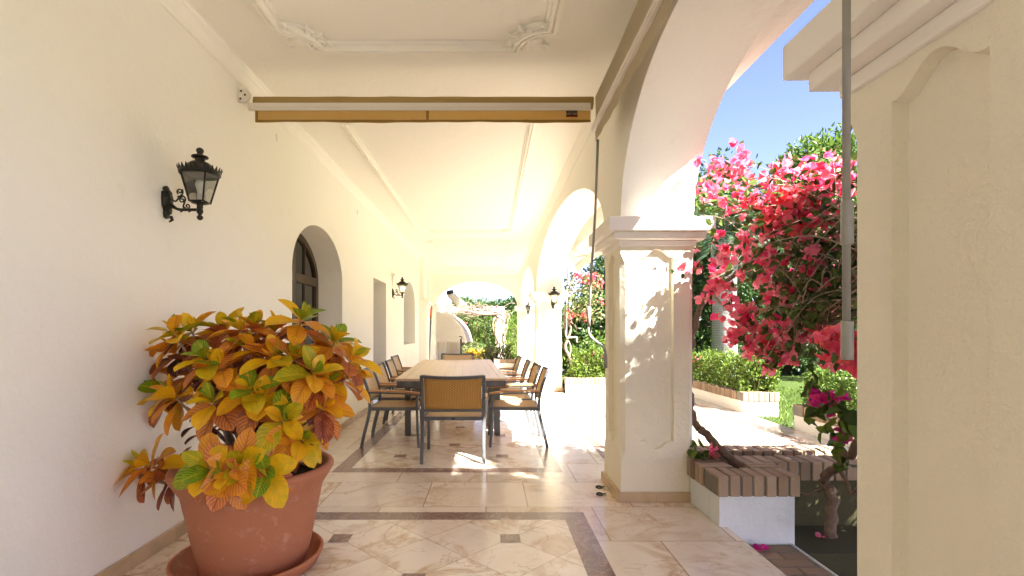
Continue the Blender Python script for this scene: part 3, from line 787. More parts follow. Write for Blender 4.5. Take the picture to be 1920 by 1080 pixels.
# ================================================================== CHAIRS
def smooth_path(pts, n=6):
    pts = [Vector(p) for p in pts]; out = []
    for i in range(len(pts)-1):
        p0, p1, p2, p3 = pts[max(i-1, 0)], pts[i], pts[i+1], pts[min(i+2, len(pts)-1)]
        for k in range(n):
            t = k/n
            out.append(.5*((2*p1)+(p2-p0)*t+(2*p0-5*p1+4*p2-p3)*t*t+(3*p1-p0-3*p2+p3)*t**3))
    out.append(pts[-1]); return out
def make_chair(name_back):
    t = thing('armchair', '', 'chair', (0, 0, 0), 'armchairs around the dining table')
    hw_ = .305
    back = [(-.075, 0), (-.045, .15), (0, .33), (.018, .46), (.005, .60), (-.035, .74), (-.085, .87)]
    def by(z): 
        for (y0, z0), (y1, z1) in zip(back, back[1:]):
            if z0 <= z <= z1: return y0+(y1-y0)*(z-z0)/(z1-z0)
        return back[-1][0]
    for sx in (-1, 1):
        m = MB(); m.bar(smooth_path([(sx*hw_, y, z) for y, z in back]), .034, .032, 0, (1, 0, 0)); m.build('leg', M['metal'], t, .004)
        m = MB(); m.bar(smooth_path([(sx*(hw_+.008), .565, 0), (sx*(hw_+.004), .55, .25), (sx*(hw_+.004), .545, .45), (sx*(hw_+.004), .545, .60)]), .03, .03, 0, (1, 0, 0)); m.build('leg', M['metal'], t, .004)
        m = MB()
        ap = smooth_path([(sx*(hw_+.004), by(.64)+.018, .640), (sx*(hw_+.012), .20, .637), (sx*(hw_+.012), .42, .627), (sx*(hw_+.004), .575, .607)])
        m.bar([p-Vector((0, 0, .024)) for p in ap], .026, .016, 0, (1, 0, 0))
        ar = m.build('armrest', M['metal'], t, .003)
        m = MB(); m.bar(ap, .05, .022, 0, (1, 0, 0)); m.build('wooden_pad', M['armwood'], ar, .006)
    m = MB()
    nseg = 10
    top_ = [(x*hw_/10., by(.862)-.035*(1-(x/10.)**2), .862-.012*(1-(x/10.)**2)) for x in range(-10, 11, 2)]
    m.bar(top_, .022, .03, 0, (0, 1, .35)); m.build('top_rail', M['metal'], t, .003); m = MB()
    lowr = [(x*hw_/10., by(.52)-.02*(1-(x/10.)**2), .515) for x in range(-10, 11, 2)]
    m.bar(lowr, .022, .026, 0, (0, 1, 0))
    m.build('lower_rail', M['metal'], t, .003)
    def panel(name, f, nu, nv, th, mat, par):
        q = MB(); A = [[Vector(f(i/nu, j/nv)) for i in range(nu+1)] for j in range(nv+1)]
        vs = [p for r_ in A for p in r_]; k = nu+1
        fs = [(j*k+i, j*k+i+1, (j+1)*k+i+1, (j+1)*k+i) for j in range(nv) for i in range(nu)]
        q.add(vs, fs, 0, True); o_ = q.build(name, mat, par)
        s_ = o_.modifiers.new('thick', 'SOLIDIFY'); s_.thickness = th; s_.offset = 0
        return o_
    def fb(u, v):
        x = (u-.5)*2*(hw_-.022); z = .525+v*.328; c = (1-(x/hw_)**2)
        return (x, by(z)-(.02+.015*v)*c, z-.012*v*c)
    panel('backrest', fb, 12, 8, .012, M[name_back], t)
    m = MB(); z = .432
    m.bar([(-hw_+.016, .02, z), (hw_-.016, .02, z)], .024, .036, 0, (0, 1, 0)); m.bar([(-hw_+.016, .56, z), (hw_-.016, .56, z)], .024, .036, 0, (0, 1, 0))
    for sx in (-1, 1): m.bar([(sx*(hw_-.014), .03, z), (sx*(hw_-.014), .55, z)], .026, .036, 0, (1, 0, 0))
    sf = m.build('seat_frame', M['metal'], t, .003)
    m = MB(); m.lathe([(0, 0), (.017, 0), (.015, .004), (0, .004)], 16, (0, .007, z), 0, False, Matrix.Rotation(PI/2, 4, 'X') @ Matrix.Diagonal((1.25, .6, 1, 1)))
    m.build('badge', M['black'], sf)
    def fs_(u, v):
        x = (u-.5)*2*(hw_-.03); y = .035+v*.51
        return (x, y, .448-.018*math.sin(PI*u)*math.sin(PI*v)+.006*(v > .9))
    panel('seat', fs_, 10, 10, .012, M['wicker'], t)
    return t
ch_near = make_chair('wicker_backlit'); ch = make_chair('wicker')
ch_near.location = (-.3675, 5.10, 0)
ch_near['label'] = 'armchair with woven back tinted amber for backlight at the near head of the table, seen from behind'
spots = [(-1.375, 6.04, -PI/2+.03, 'nearest armchair on the house-wall side of the table'),
         (-1.43, 6.88, -PI/2-.02, 'second armchair along the house-wall side, half hidden by the nearest one'),
         (-1.46, 7.82, -PI/2+.04, 'third armchair along the house-wall side, turned a little to the table'),
         (-1.62, 9.12, -PI/2+.02, 'farthest armchair on the house-wall side, set apart from the others'),
         (.575, 6.05, PI/2-.03, 'nearest armchair on the arcade side of the table, beside the shaded terrace edge'),
         (.54, 6.76, PI/2+.03, 'second armchair along the sunlit arcade side, just behind the nearest one'),
         (.49, 7.70, PI/2-.02, 'third armchair along the sunlit arcade side of the table'),
         (.43, 8.90, PI/2+.02, 'farthest armchair on the sunlit arcade side of the table'),
         (-.64, 10.02, PI+.05, 'armchair at the far head of the table, facing the camera')]
for i, (x, y, a, lb) in enumerate(spots):
    o = ch if i == 0 else copy_tree(ch)
    o.location = (x, y, 0); o.rotation_euler.z = a; o['label'] = lb
# ================================================================== LANTERNS
def make_lantern(glow):
    "wall lantern: +X points away from the wall"
    t = thing('wall_lantern', '', 'lantern', (0, 0, 0), 'wall lanterns under the veranda')
    m = MB()
    # back plate: waisted cast shield
    pr = [(-.118, .0), (-.11, .022), (-.08, .03), (-.055, .026), (-.03, .045), (.03, .05), (.075, .046), (.085, .03), (.10, .034), (.118, .02), (.125, 0)]
    L = [(y, z) for z, y in pr]+[(-y, z) for z, y in reversed(pr[1:-1])]
    for s_, x in ((1., .0), (1., .018), (.72, .034)): pass
    rows = [[(x, y*s_, z*s_+.0) for y, z in L] for s_, x in ((1., .001), (1., .016), (.78, .026), (.7, .04), (.3, .045))]
    for a, b in zip(rows, rows[1:]): m.strip(a, b, closed=True)
    m.add(rows[-1], [tuple(range(len(L)))])
    m.tube([(.04, 0, -.10), (.052, 0, -.125), (.03, 0, -.14)], [.014, .012, .006], 8)
    bp = m.build('back_plate', M['iron'], t, .002)
    m = MB()
    m.tube(smooth_path([(.03, 0, .0), (.06, 0, -.028), (.10, 0, -.048), (.16, 0, -.05), (.245, 0, -.05)]), [.014]*8+[.011]*17, 10)
    def spiral(cx, cz, r, a0, tr, w_=.0055):
        pts = []
        for i in range(19):
            q = i/18; a = a0+tr*2*PI*q; rr = r*(1-.78*q); pts.append((cx+rr*math.cos(a), 0, cz+rr*math.sin(a)))
        m.tube(pts, [w_]*14+[w_*.9, w_*.9, w_, w_*1.3, w_*1.3], 8)
    m.tube(smooth_path([(.045, 0, .03), (.075, 0, .012), (.10, 0, .035), (.128, 0, .052), (.148, 0, .03), (.14, 0, -.0), (.133, 0, -.03), (.145, 0, -.047)]), .006, 8)
    spiral(.108, .083, .022, -2.2, -1.2); spiral(.125, .022, .022, 1.5, 1.2); spiral(.163, -.024, .022, 3.4, 1.2)
    m.tube(smooth_path([(.09, 0, .045), (.115, 0, .055), (.13, 0, .075), (.126, 0, .1)]), .0055, 8)
    for x in (.13, .19): m.tube([(x, 0, -.05), (x-.012, 0, -.064), (x-.022, 0, -.07)], [.008, .006, .001], 6)
    m.build('bracket_arm', M['iron'], t)
    LX = .255
    m = MB()   # cup and drop finial
    m.lathe([(0, -.128), (.012, -.125), (.022, -.112), (.02, -.098), (.010, -.09), (.014, -.082), (.022, -.07), (.022, -.05), (.017, -.045), (.022, -.035), (.02, -.02), (.03, -.008), (.058, -.004), (.058, .0), (0, .0)], 16, (LX, 0, 0), 0, True)
    m.build('finial', M['iron'], t)
    # glazed cage: six sides, tapering down
    rb, rt, zb, zt, N = .070, .128, .002, .212, 4
    def cp(k, r, z): a = 2*PI*(k+.5)/N; return Vector((LX+r*math.cos(a), r*math.sin(a), z))
    m = MB()
    for k in range(N):
        m.tube([cp(k, rb, zb), cp(k, rt, zt)], .0065, 6)
        for r_, z_ in ((rb, zb+.004), (rt, zt-.004)): m.tube([cp(k, r_, z_), cp(k+1, r_, z_)], .0065, 6)
    m.build('cage', M['iron'], t)
    for k in range(N):
        g_ = MB(); g_.add([cp(k, rb-.004, zb+.006), cp(k+1, rb-.004, zb+.006), cp(k+1, rt-.004, zt-.006), cp(k, rt-.004, zt-.006)], [(0, 1, 2, 3)]); g_.build('glass_pane', M['glass'], t)
    m = MB()
    m.lathe([(.10, .204), (.128, .198), (.138, .206), (.14, .222), (.136, .226), (.122, .222), (.106, .228), (.10, .25), (.086, .274), (.062, .293), (.036, .302), (.033, .312), (.034, .322), (.05, .327), (.058, .334), (.055, .342), (.036, .348), (.022, .353), (.018, .362), (.024, .372), (.027, .384), (.022, .396), (.010, .404), (0, .406)], 36, (LX, 0, 0))
    n = 26
    for i in range(n):                       # crown of small points round the rim
        a = 2*PI*i/n; d = 2*PI/n*.46
        def q(aa, r_, z_): return (LX+r_*math.cos(aa), r_*math.sin(aa), z_)
        for dr in (0,):
            A = [q(a-d, .139, .222), q(a-d*.75, .143, .232), q(a, .150, .258), q(a+d*.75, .143, .232), q(a+d, .139, .222)]
            B = [(LX+(x-LX)*.965, y*.965, z) for x, y, z in A]
            m.strip(A, B, closed=True); m.add(A, [(0, 1, 2, 3, 4)]); m.add(B, [(4, 3, 2, 1, 0)])
    m.build('canopy', M['iron'], t)
    m = MB(); m.lathe([(0, .002), (.02, .002), (.02, .062), (.016, .066), (0, .066)], 16, (LX, 0, 0)); m.build('bulb_holder', M['alu'], t)
    m = MB(); m.lathe([(.014, .066), (.016, .075), (.03, .12), (.032, .135), (.026, .155), (.012, .166), (0, .168)], 20, (LX, 0, 0)); m.build('bulb', M['bulb_glow'] if glow else M['bulb'], t)
    return t
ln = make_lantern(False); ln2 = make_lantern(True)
def place(o, loc, rz, lb, sc=1.):
    o.location = loc; o.rotation_euler.z = rz; o.scale = (sc, sc, sc); o['label'] = lb
place(ln, (XW, 3.12, 2.085), 0., 'large black iron lantern, unlit, on the bare wall above the potted plant', .83)
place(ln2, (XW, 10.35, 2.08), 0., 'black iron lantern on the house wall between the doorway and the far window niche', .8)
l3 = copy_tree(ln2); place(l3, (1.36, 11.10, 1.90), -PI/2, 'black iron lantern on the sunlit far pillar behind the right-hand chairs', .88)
l4 = copy_tree(ln); place(l4, (1.27, 17.20, 1.98), -PI/2, 'small distant lantern on the farthest pillar by the end arch', .75)
c = MB(); c.box(XW, XW+.02, 10.33, 10.36, 2.2, 2.44); c.box(XW, XW+.05, 10.28, 10.45, 2.44, 2.475)
top('cable_cover', c, M['alu'], 'thin cable cover with a small white box above the second lantern', 'cable cover', None, .003)
for (u, v, d0) in ((518, 258, 4.7), (670, 398, 7.6)):
    p = Vector((XW, F*1.98/(U0-u), 0)); p.z = EYE+(V0-v)*p.y/F
    c = MB(); c.box(XW, XW+.012, p.y-.012, p.y+.012, p.z-.035, p.z+.035)
    top('wall_clip', c, M['trim'], 'small cream clip high on the wall near the amber blind' if u < 600 else 'small cream clip high on the wall before the doorway', 'clip', 'clips on the house wall', .002)
# ================================================================== BLINDS
bl = thing('roller_blind', 'amber canvas roller blind hung across the veranda under the ceiling', 'blind', (-.55, 4.12, 3.0))
w = MB(); w.tube([(-1.90+i*.1365, 4.14+.002*math.sin(i*2.1), 3.148) for i in range(21)], [.048+.0015*math.sin(i*1.7) for i in range(21)], 20); w.build('fabric_roll', M['fab_roll'], bl)
w = MB(); w.box(-1.925, .80, 4.065, 4.09, 3.060, 3.120); w.box(-1.925, .80, 4.058, 4.066, 3.078, 3.10); w.build('front_rail', M['alu'], bl, .006)
def hang(mb, x0, x1, y, z0, z1, n=60, amp=.004, mi=0):
    A = []; B = []
    for i in range(n+1):
        x = x0+(x1-x0)*i/n; q = amp*math.sin(i*.9)+amp*.6*math.sin(i*.37+1)
        A.append((x, y+q*.3, z1)); B.append((x, y+q, z0+.003*math.sin(i*.21)))
    mb.strip(A, B, mi, True); mb.strip([(a, b+.002, c_) for a, b, c_ in A], [(a, b+.002, c_) for a, b, c_ in B], mi, True)
w = MB(); hang(w, -1.865, .80, 4.08, 2.987, 3.06); va = w.build('valance', M['fab_orange'], bl)
w = MB(); hang(w, -1.865, .80, 4.078, 2.968, 2.989); hang(w, -1.872, -1.85, 4.076, 2.97, 3.058, 4); hang(w, -.51, -.488, 4.076, 2.985, 3.06, 4)
w.build('hem', M['fab_hem'], va)
w = MB(); x0 = .605
w.box(x0, x0+.088, 4.066, 4.0695, 3.012, 3.056, 0); w.box(x0-.002, x0+.09, 4.0655, 4.0700, 3.008, 3.018, 1)
def letter_strip(mb, text, x0, z0, h, w_, y, mi):
    "block capitals drawn from small strokes"
    G = {'S': [(0, 4, 3, 4), (0, 2, 0, 4), (0, 2, 3, 2), (3, 0, 3, 2), (0, 0, 3, 0)], 'A': [(0, 0, 0, 4), (3, 0, 3, 4), (0, 4, 3, 4), (0, 2, 3, 2)], 'N': [(0, 0, 0, 4), (3, 0, 3, 4), (0, 4, 3, 0)],
         'T': [(0, 4, 3, 4), (1.5, 0, 1.5, 4)], 'I': [(1.5, 0, 1.5, 4)], 'G': [(0, 4, 3, 4), (0, 0, 0, 4), (0, 0, 3, 0), (3, 0, 3, 2)], 'O': [(0, 0, 3, 0), (0, 4, 3, 4), (0, 0, 0, 4), (3, 0, 3, 4)]}
    for i, chh in enumerate(text):
        for a, b, c_, d in G[chh]:
            p = Vector((x0+i*w_+a*w_*.24, y, z0+b*h/4)); q = Vector((x0+i*w_+c_*w_*.24, y, z0+d*h/4))
            mb.tube([p, q], h*.075, 4, mi)
letter_strip(w, 'SANTIAGO', x0+.004, 3.0225, .012, .0102, 4.0655, 2)
for i in range(4):
    a = x0+.012+i*.02
    w.tube([(a, 4.0655, 3.04), (a+.006, 4.0655, 3.05), (a+.012, 4.0655, 3.04)], .0016, 5, 2)
w.build('maker_label', [M['black'], M['red'], M['cream_print']], va)
w = MB()
pl = [(0, -.055), (.05, -.055), (.075, -.04), (.09, -.01), (.09, .02), (.07, .045), (.03, .055), (0, .055)]
A = [(XW+a+.002, 4.02, 3.16+b) for a, b in pl]; B = [(XW+a+.002, 4.045, 3.16+b) for a, b in pl]
w.strip(A, B, closed=True); w.add(A, [tuple(range(8))]); w.add(B, [tuple(range(7, -1, -1))])
for a, b in ((.025, .03), (.055, 0), (.02, -.03)): w.lathe([(0, 0), (.009, 0), (.008, .005), (0, .005)], 12, (XW+a, 4.02, 3.16+b), 1, False, Matrix.Rotation(PI/2, 4, 'X'))
w.box(XW+.06, XW+.1, 4.045, 4.10, 3.07, 3.10)
w.build('end_bracket', [M['alu'], M['dark']], bl, .002)

b2 = thing('roller_awning', 'beige canvas roller blind with a white rail hung along the arches on the right', 'blind', (.85, 2.4, 2.8))
w = MB(); n = 60
w.tube([(.885, -.9+4.93*i/24, 3.125) for i in range(25)], .05, 18); w.build('fabric_roll', M['fab_grey'], b2)
w = MB()
for xx in (.830, .834): w.strip([(xx+.002*math.sin(i*.5), -.9+4.93*i/n, 3.15) for i in range(n+1)], [(xx+.004*math.sin(i*.43), -.9+4.93*i/n, 2.925) for i in range(n+1)], 0, True)
w.build('canvas', M['fab_grey'], b2)
w = MB(); w.box(.800, .838, -.92, 4.035, 2.872, 2.928); w.box(.793, .801, -.92, 4.035, 2.888, 2.906); w.build('front_rail', M['alu'], b2, .005)
w = MB()
for off in (0, .003): w.strip([(.824+off+.003*math.sin(i*.9), -.9+4.93*i/120, 2.872) for i in range(121)], [(.828+off+.0035*math.sin(i*1.05)+.003*math.sin(i*.37), -.9+4.93*i/120, 2.792+.001*math.sin(i*.6)) for i in range(121)], 0, True)
w.build('valance', M['fab_grey'], b2)
# outside awning over the second arch
b3 = thing('terrace_awning', 'white canvas awning half let out over the sunny terrace outside the second arch', 'awning', (1.75, 8, 2.6))
w = MB()
for dz in (0, .004): w.strip([(1.575, 4.9+6.3*i/20, 3.09-dz) for i in range(21)], [(1.86, 4.9+6.3*i/20, 2.745-dz-.004*math.sin(i)) for i in range(21)], 0, True)
w.build('canvas', M['fab_white'], b3)
w = MB(); w.box(1.845, 1.885, 4.9, 11.2, 2.715, 2.765); w.build('front_rail', M['alu'], b3, .006)
w = MB()
for off in (0, .003): w.strip([(1.868+off, 4.92+6.26*i/40, 2.716) for i in range(41)], [(1.872+off+.008*math.sin(i*1.1), 4.92+6.26*i/40, 2.60+.01*math.sin(i*.8)) for i in range(41)], 0, True)
w.build('valance', M['fab_white'], b3)
for y0 in (6.6, 9.7):
    w = MB(); w.tube([(1.575, y0, 2.86), (1.70, y0+.75, 2.84), (1.85, y0+.05, 2.74)], .02, 8); w.box(1.57, 1.63, y0-.04, y0+.04, 2.82, 2.9); w.build('folding_arm', M['alu'], b3)
# crank rods
t = thing('crank_rod', 'long thin crank rod hanging from the blind beside the leaf-shadowed pillar', 'crank rod', (.84, 3.98, .98), 'blind crank rods')
w = MB()
pts = [P(1121, 262, 4.0), P(1116, 400, 4.0), P(1108, 520, 4.0), P(1104, 600, 4.0)]
w.tube(pts, .010, 10); w.build('rod', M['rod'], t)
w = MB(); w.tube(smooth_path([P(1104, 600, 4.0), P(1103, 618, 4.0), P(1107, 630, 4.0), P(1118, 640, 3.99), P(1129, 648, 3.98), P(1134, 657, 3.98), P(1135, 668, 3.98)]), .010, 10); w.build('crank', M['rod'], t)
w = MB(); w.tube([P(1135, 664, 3.98), P(1135.5, 690, 3.98)], .016, 12); w.tube([P(1105, 575, 4.0), P(1104, 612, 4.0)], .0145, 12); w.build('grip', M['rod'], t)
t = thing('crank_rod', 'thick grey crank rod with two grips hanging right in front of the nearest pillar', 'crank rod', (.82, 1.18, 1.23), 'blind crank rods')
X1 = (1587-U0)*1.18/F
def zz(v): return EYE+(V0-v)*1.18/F
w = MB(); w.tube([(X1, 1.18, 2.8), (X1, 1.18, zz(640))], .0085, 16); w.build('rod', M['rod'], t)
for a, b in ((377, 459), (602, 675)):
    w = MB(); w.tube([(X1+.002, 1.18, zz(a)), (X1+.002, 1.18, zz(b))], .0128, 18); w.build('grip', M['rod'], t, .002)
t = thing('crank_rod', 'short white crank with a bent handle hanging outside over the far planter', 'crank rod', (1.7, 11.0, 1.2), 'blind crank rods')
w = MB(); w.tube([P(1066, 440, 11.05), P(1063, 560, 11.0), P(1062, 631, 11.0)], .012, 8); w.build('rod', M['alu'], t)
w = MB(); w.tube([P(1062, 631, 11.0), P(1063, 633, 11.0), P(1081, 632, 11.0), P(1082, 642, 11.0)], .015, 8); w.build('crank', M['alu'], t)
# ================================================================== POTTED CROTON
PC = Vector((-1.315, 2.86, 0))
sa = MB(); sa.lathe([(0, .0), (.33, 0), (.362, .012), (.388, .06), (.392, .072), (.386, .078), (.372, .076), (.352, .03), (.33, .022), (0, .022)], 64, wob=.002)
s_ = sa.build('plant_saucer', M['terracotta'], None); s_.location = (-1.335, 2.84, .004); tag(s_, 'round terracotta saucer on the floor under the plant pot', 'saucer')
po = thing('plant_pot', 'large terracotta pot with a thick rolled rim standing in a saucer by the house wall', 'pot', (PC.x, PC.y, .028))
w = MB(); w.lathe([(0, .0), (.272, 0), (.280, .006), (.300, .10), (.330, .25), (.357, .385), (.366, .420), (.376, .432), (.382, .442), (.404, .478), (.418, .500), (.424, .515), (.422, .530), (.410, .538), (.392, .536), (.380, .52), (.366, .46), (.35, .40), (.34, .37)], 72, (PC.x, PC.y, .028), wob=.0025); w.build('pot_body', M['terracotta'], po)
w = MB(); n = 16
vs = [(PC.x, PC.y, .475)]; fs = []
for i in range(1, 9):
    for j in range(24):
        a = 2*PI*j/24; r_ = .365*i/8; vs.append((PC.x+r_*math.cos(a), PC.y+r_*math.sin(a), .465+random.uniform(-.008, .012)))
fs = [(0, 1+j, 1+(j+1) % 24) for j in range(24)]+[(1+i*24+j, 1+(i+1)*24+j, 1+(i+1)*24+(j+1) % 24, 1+i*24+(j+1) % 24) for i in range(7) for j in range(24)]
w.add(vs, fs, 0, True); w.build('potting_soil', M['soil'], po)
cr = thing('croton_plant', 'bushy croton with yellow, orange and dark red leaves growing in the terracotta pot', 'plant', (PC.x, PC.y, .48))
def uvz(x, y): return 180+x/2.077, 560+y/2.077
ROS = [(370, 120, .1, .05), (300, 130, .02, .1), (560, 110, .0, .22), (620, 110, .05, .3), (800, 75, 0, .05), (930, 165, .05, .12), (1000, 230, .0, .42), (300, 200, .12, .45), (420, 230, -.12, .0), (480, 255, -.15, .10), (600, 190, -.05, .35), (690, 215, -.12, .2),
       (770, 225, -.1, .35), (850, 285, -.18, .02), (880, 330, -.1, .2), (300, 375, -.05, .20), (250, 360, .1, .1), (450, 400, -.22, .05), (600, 350, -.22, .02), (640, 390, -.2, .3), (890, 420, -.15, .35), (830, 400, 0, .55), (730, 470, -.25, .06), (800, 545, -.22, .0),
       (720, 580, -.1, .6), (195, 642, -.10, .06), (135, 672, .0, .25), (60, 665, .02, .1), (270, 690, -.05, .45), (440, 665, -.40, .08), (560, 640, -.38, .15), (510, 690, -.42, .42), (660, 670, -.36, .05), (780, 340, .1, .45), (560, 300, .05, .5), (430, 310, .1, .45), (700, 120, .12, .35), (500, 120, .16, .35), (980, 300, .05, .3), (880, 200, .15, .4),
       (450, 180, .22, .5), (650, 280, .2, .6), (540, 230, .28, .55), (760, 300, .25, .6), (350, 290, .25, .5), (850, 480, -.05, .5), (620, 470, .05, .7)]
V, Fc, UV, ST = [], [], [], []
NL, NW = 8, 4
def croton_leaf(base, d, up, L, W, droop, stage):
    d = d.normalized(); a = d.cross(up).normalized(); nrm = a.cross(d)
    b0 = len(V); rnd = random.random(); tw = random.uniform(-.25, .25); wv = random.uniform(0, 6); wa = random.uniform(.01, .035)
    p = Vector(base); dirn = d.copy(); step = L/NL
    for i in range(NL+1):
        t = i/NL
        wd = W*max(.0, math.sin(PI*min(1, t**1.12)))**.62 if 0 < t < 1 else (.12*W if t == 0 else .0)
        if t < .3: wd *= .3+.7*t/.3
        aa = (a+nrm*tw*t).normalized(); nn = aa.cross(dirn)
        for j in range(NW+1):
            s = (j/NW-.5)*2
            V.append(tuple(p+aa*(wd*.5*s)+nn*(abs(s)*wd*.16+wa*L*math.sin(wv+t*9)*abs(s)*.5)))
        dirn = (dirn+Vector((0, 0, -1))*droop/NL).normalized(); p = p+dirn*step
    for i in range(NL):
        for j in range(NW):
            Fc.append((b0+i*(NW+1)+j, b0+i*(NW+1)+j+1, b0+(i+1)*(NW+1)+j+1, b0+(i+1)*(NW+1)+j))
            UV.extend([(j/NW, i/NL), ((j+1)/NW, i/NL), ((j+1)/NW, (i+1)/NL), (j/NW, (i+1)/NL)])
            ST.extend([(stage, rnd, 0, 1)]*4)
random.seed(21)
stems = MB()
CEN = Vector((PC.x, PC.y, .72))
for (zx, zy, dd, st0) in ROS:
    u, v = uvz(zx, zy); c0 = P(u, v, PC.y+dd*1.0)
    out = (c0-CEN); out.z *= .75; ax = (out.normalized()+Vector((0, -.30, .75))).normalized()
    e1 = ax.orthogonal().normalized(); e2 = ax.cross(e1)
    nl = random.randint(11, 15); ph = random.uniform(0, 6)
    for i in range(nl):
        q = i/(nl-1)                                   # 0 young, centre; 1 oldest, outside
        az = ph+i*2.399; el = R(78-105*q**.8+random.uniform(-10, 10))
        d = ax*math.sin(el)+(e1*math.cos(az)+e2*math.sin(az))*math.cos(el)
        L = random.uniform(.085, .115)+.092*min(1, q*2.2)*random.uniform(.7, 1.1); W = L*random.uniform(.52, .66)
        base = c0-ax*(.055*q)
        stage = min(1, max(0, st0*.65+q*.55+random.uniform(-.26, .26)-.04))
        croton_leaf(base, d, ax if abs(d.dot(ax)) < .95 else e1, L, W, random.uniform(.15, .6)+.3*q, stage)
    root = Vector((PC.x+random.uniform(-.09, .09), PC.y+random.uniform(-.08, .08), .46))
    mid = root.lerp(c0, .55)+Vector((0, 0, -.06 if c0.z < .75 else .05))
    stems.tube(smooth_path([root, mid, c0-ax*.02], 5), [.013, .012, .012, .011, .011, .010, .009, .008, .007, .006, .005], 8)
    m2 = root.lerp(c0, .72)+Vector((random.uniform(-.05, .05), random.uniform(-.02, .06), 0))
    for i in range(3):                                  # older leaves along the stem
        q = random.uniform(.35, .95); b_ = root.lerp(c0, q) + Vector((0, 0, .03))
        if b_.z < .66 or (b_-c0).length < .05: continue
        a = random.uniform(0, 6.28); d = Vector((math.cos(a), math.sin(a), random.uniform(-.4, .3)))
        croton_leaf(b_, d, Vector((0, 0, 1)), random.uniform(.11, .16), random.uniform(.05, .07), random.uniform(.4, 1.), random.uniform(.86, 1.))
off = wloc(cr)
me = bpy.data.meshes.new('foliage'); me.from_pydata([(x-off.x, y-off.y, z-off.z) for x, y, z in V], [], Fc); me.materials.append(M['croton'])
ul = me.uv_layers.new(name='UVMap'); ul.data.foreach_set('uv', np.array(UV, np.float32).ravel())
ca = me.color_attributes.new('stage', 'FLOAT_COLOR', 'CORNER'); ca.data.foreach_set('color', np.array(ST, np.float32).ravel())
me.polygons.foreach_set('use_smooth', [True]*len(Fc)); me.update()
link_mesh('foliage', me, cr)
stems.build('stems', M['twig'], cr)
# small things on the floor
for i, (u, v, a, lb) in enumerate(((1123, 914.5, .4, 'small dark metal ring lying by the pillar skirting, the farther of two'), (1124.5, 927.5, -.2, 'small dark metal ring lying by the pillar skirting, the nearer of two'))):
    d = EYE*F/(v-V0); c0 = P(u, v, d); c0.z = .006
    w = MB(); w.tube([c0+Vector((.024*math.cos(2*PI*k/14+a), .03*math.sin(2*PI*k/14+a), 0)) for k in range(15)], .006, 8)
    w.tube([c0+Vector((.0, -.03, 0)), c0+Vector((.035, .0, .004)), c0+Vector((.05, .01, 0))], .004, 6)
    top('metal_ring', w, M['black'], lb, 'ring', 'metal rings on the floor')
SUN_E, SKY_E, EXPO = 3.3, .06, 3.58; SKY_T = (.82, .68, .72, 1)
# ================================================================== BOUGAINVILLEA
random.seed(5)
bg = thing('bougainvillea', 'large pink bougainvillea with bare arching branches between the two nearest pillars', 'bush', (1.8, 3.65, .25))
br = MB(); TW_ = []
def branch(pts, r0, r1, n=6):
    pa_ = smooth_path(pts, n); k = len(pa_)
    pa_ = [p+Vector((random.uniform(-1, 1), random.uniform(-1, 1), random.uniform(-1, 1)))*(r0*.5 if 0 < i < k-1 else 0) for i, p in enumerate(pa_)]
    br.tube(pa_, [r0+(r1-r0)*i/(k-1) for i in range(k)], 7)
    return pa_
# main stems: one from the corner planter curving behind the pillar, one from the sunken bed
branch([P(1391, 882, 3.72), P(1355, 845, 3.85), P(1318, 810, 4.05), P(1300, 775, 4.25), P(1290, 700, 4.5), P(1305, 600, 4.5), P(1325, 545, 4.35)], .034, .022)
branch([P(1325, 545, 4.35), P(1370, 520, 4.2), P(1440, 470, 4.0), P(1500, 440, 3.8)], .022, .010)
branch([P(1305, 600, 4.5), P(1330, 530, 4.4), P(1370, 470, 4.3), P(1410, 425, 4.2), P(1440, 380, 4.1)], .022, .007)
branch([P(1560, 1010, 3.2), P(1562, 930, 3.3), P(1545, 900, 3.35), P(1575, 870, 3.2), P(1610, 820, 3.0), P(1640, 720, 2.9), P(1620, 600, 2.9)], .035, .02)
branch([P(1552, 905, 3.35), P(1520, 928, 3.4), P(1490, 920, 3.45)], .012, .006)
branch([P(1575, 870, 3.2), P(1596, 925, 3.1), P(1620, 900, 3.0)], .014, .008)
br.build('trunk', M['bark'], bg); br = MB()
HUB = [Vector((2.35, 3.3, 1.62)), Vector((2.25, 3.55, 1.35)), Vector((2.3, 3.0, 1.9))]
branch([P(1640, 720, 2.9), HUB[1], P(1460, 575, 3.9), P(1380, 590, 4.1), P(1330, 545, 4.2)], .024, .010)
tips = []
for i in range(105):
    h = random.choice(HUB)+Vector((random.uniform(-.2, .3), random.uniform(-.35, .35), random.uniform(-.25, .25)))
    u = random.uniform(1305, 1590); v = random.uniform(430, 690) if random.random() < .62 else random.uniform(310, 450)
    if v > 540 and u < 1400: u += 90
    e = P(u, v, random.uniform(3.2, 4.3))
    m = h.lerp(e, .5)+Vector((0, 0, random.uniform(.0, .22)))
    p_ = branch([h, m, e], random.uniform(.004, .009), .002, 5); tips.append((p_[-1], p_))
for i in range(70):      # twigs on the side hidden by the pillar
    h = random.choice(HUB); e = Vector((random.uniform(2.1, 3.0), random.uniform(1.5, 2.6), random.uniform(.9, 2.9)))
    p_ = branch([h, h.lerp(e, .5)+Vector((0, 0, .15)), e], .008, .002, 4); tips.append((p_[-1], p_))
br.build('branches', M['twig'], bg)
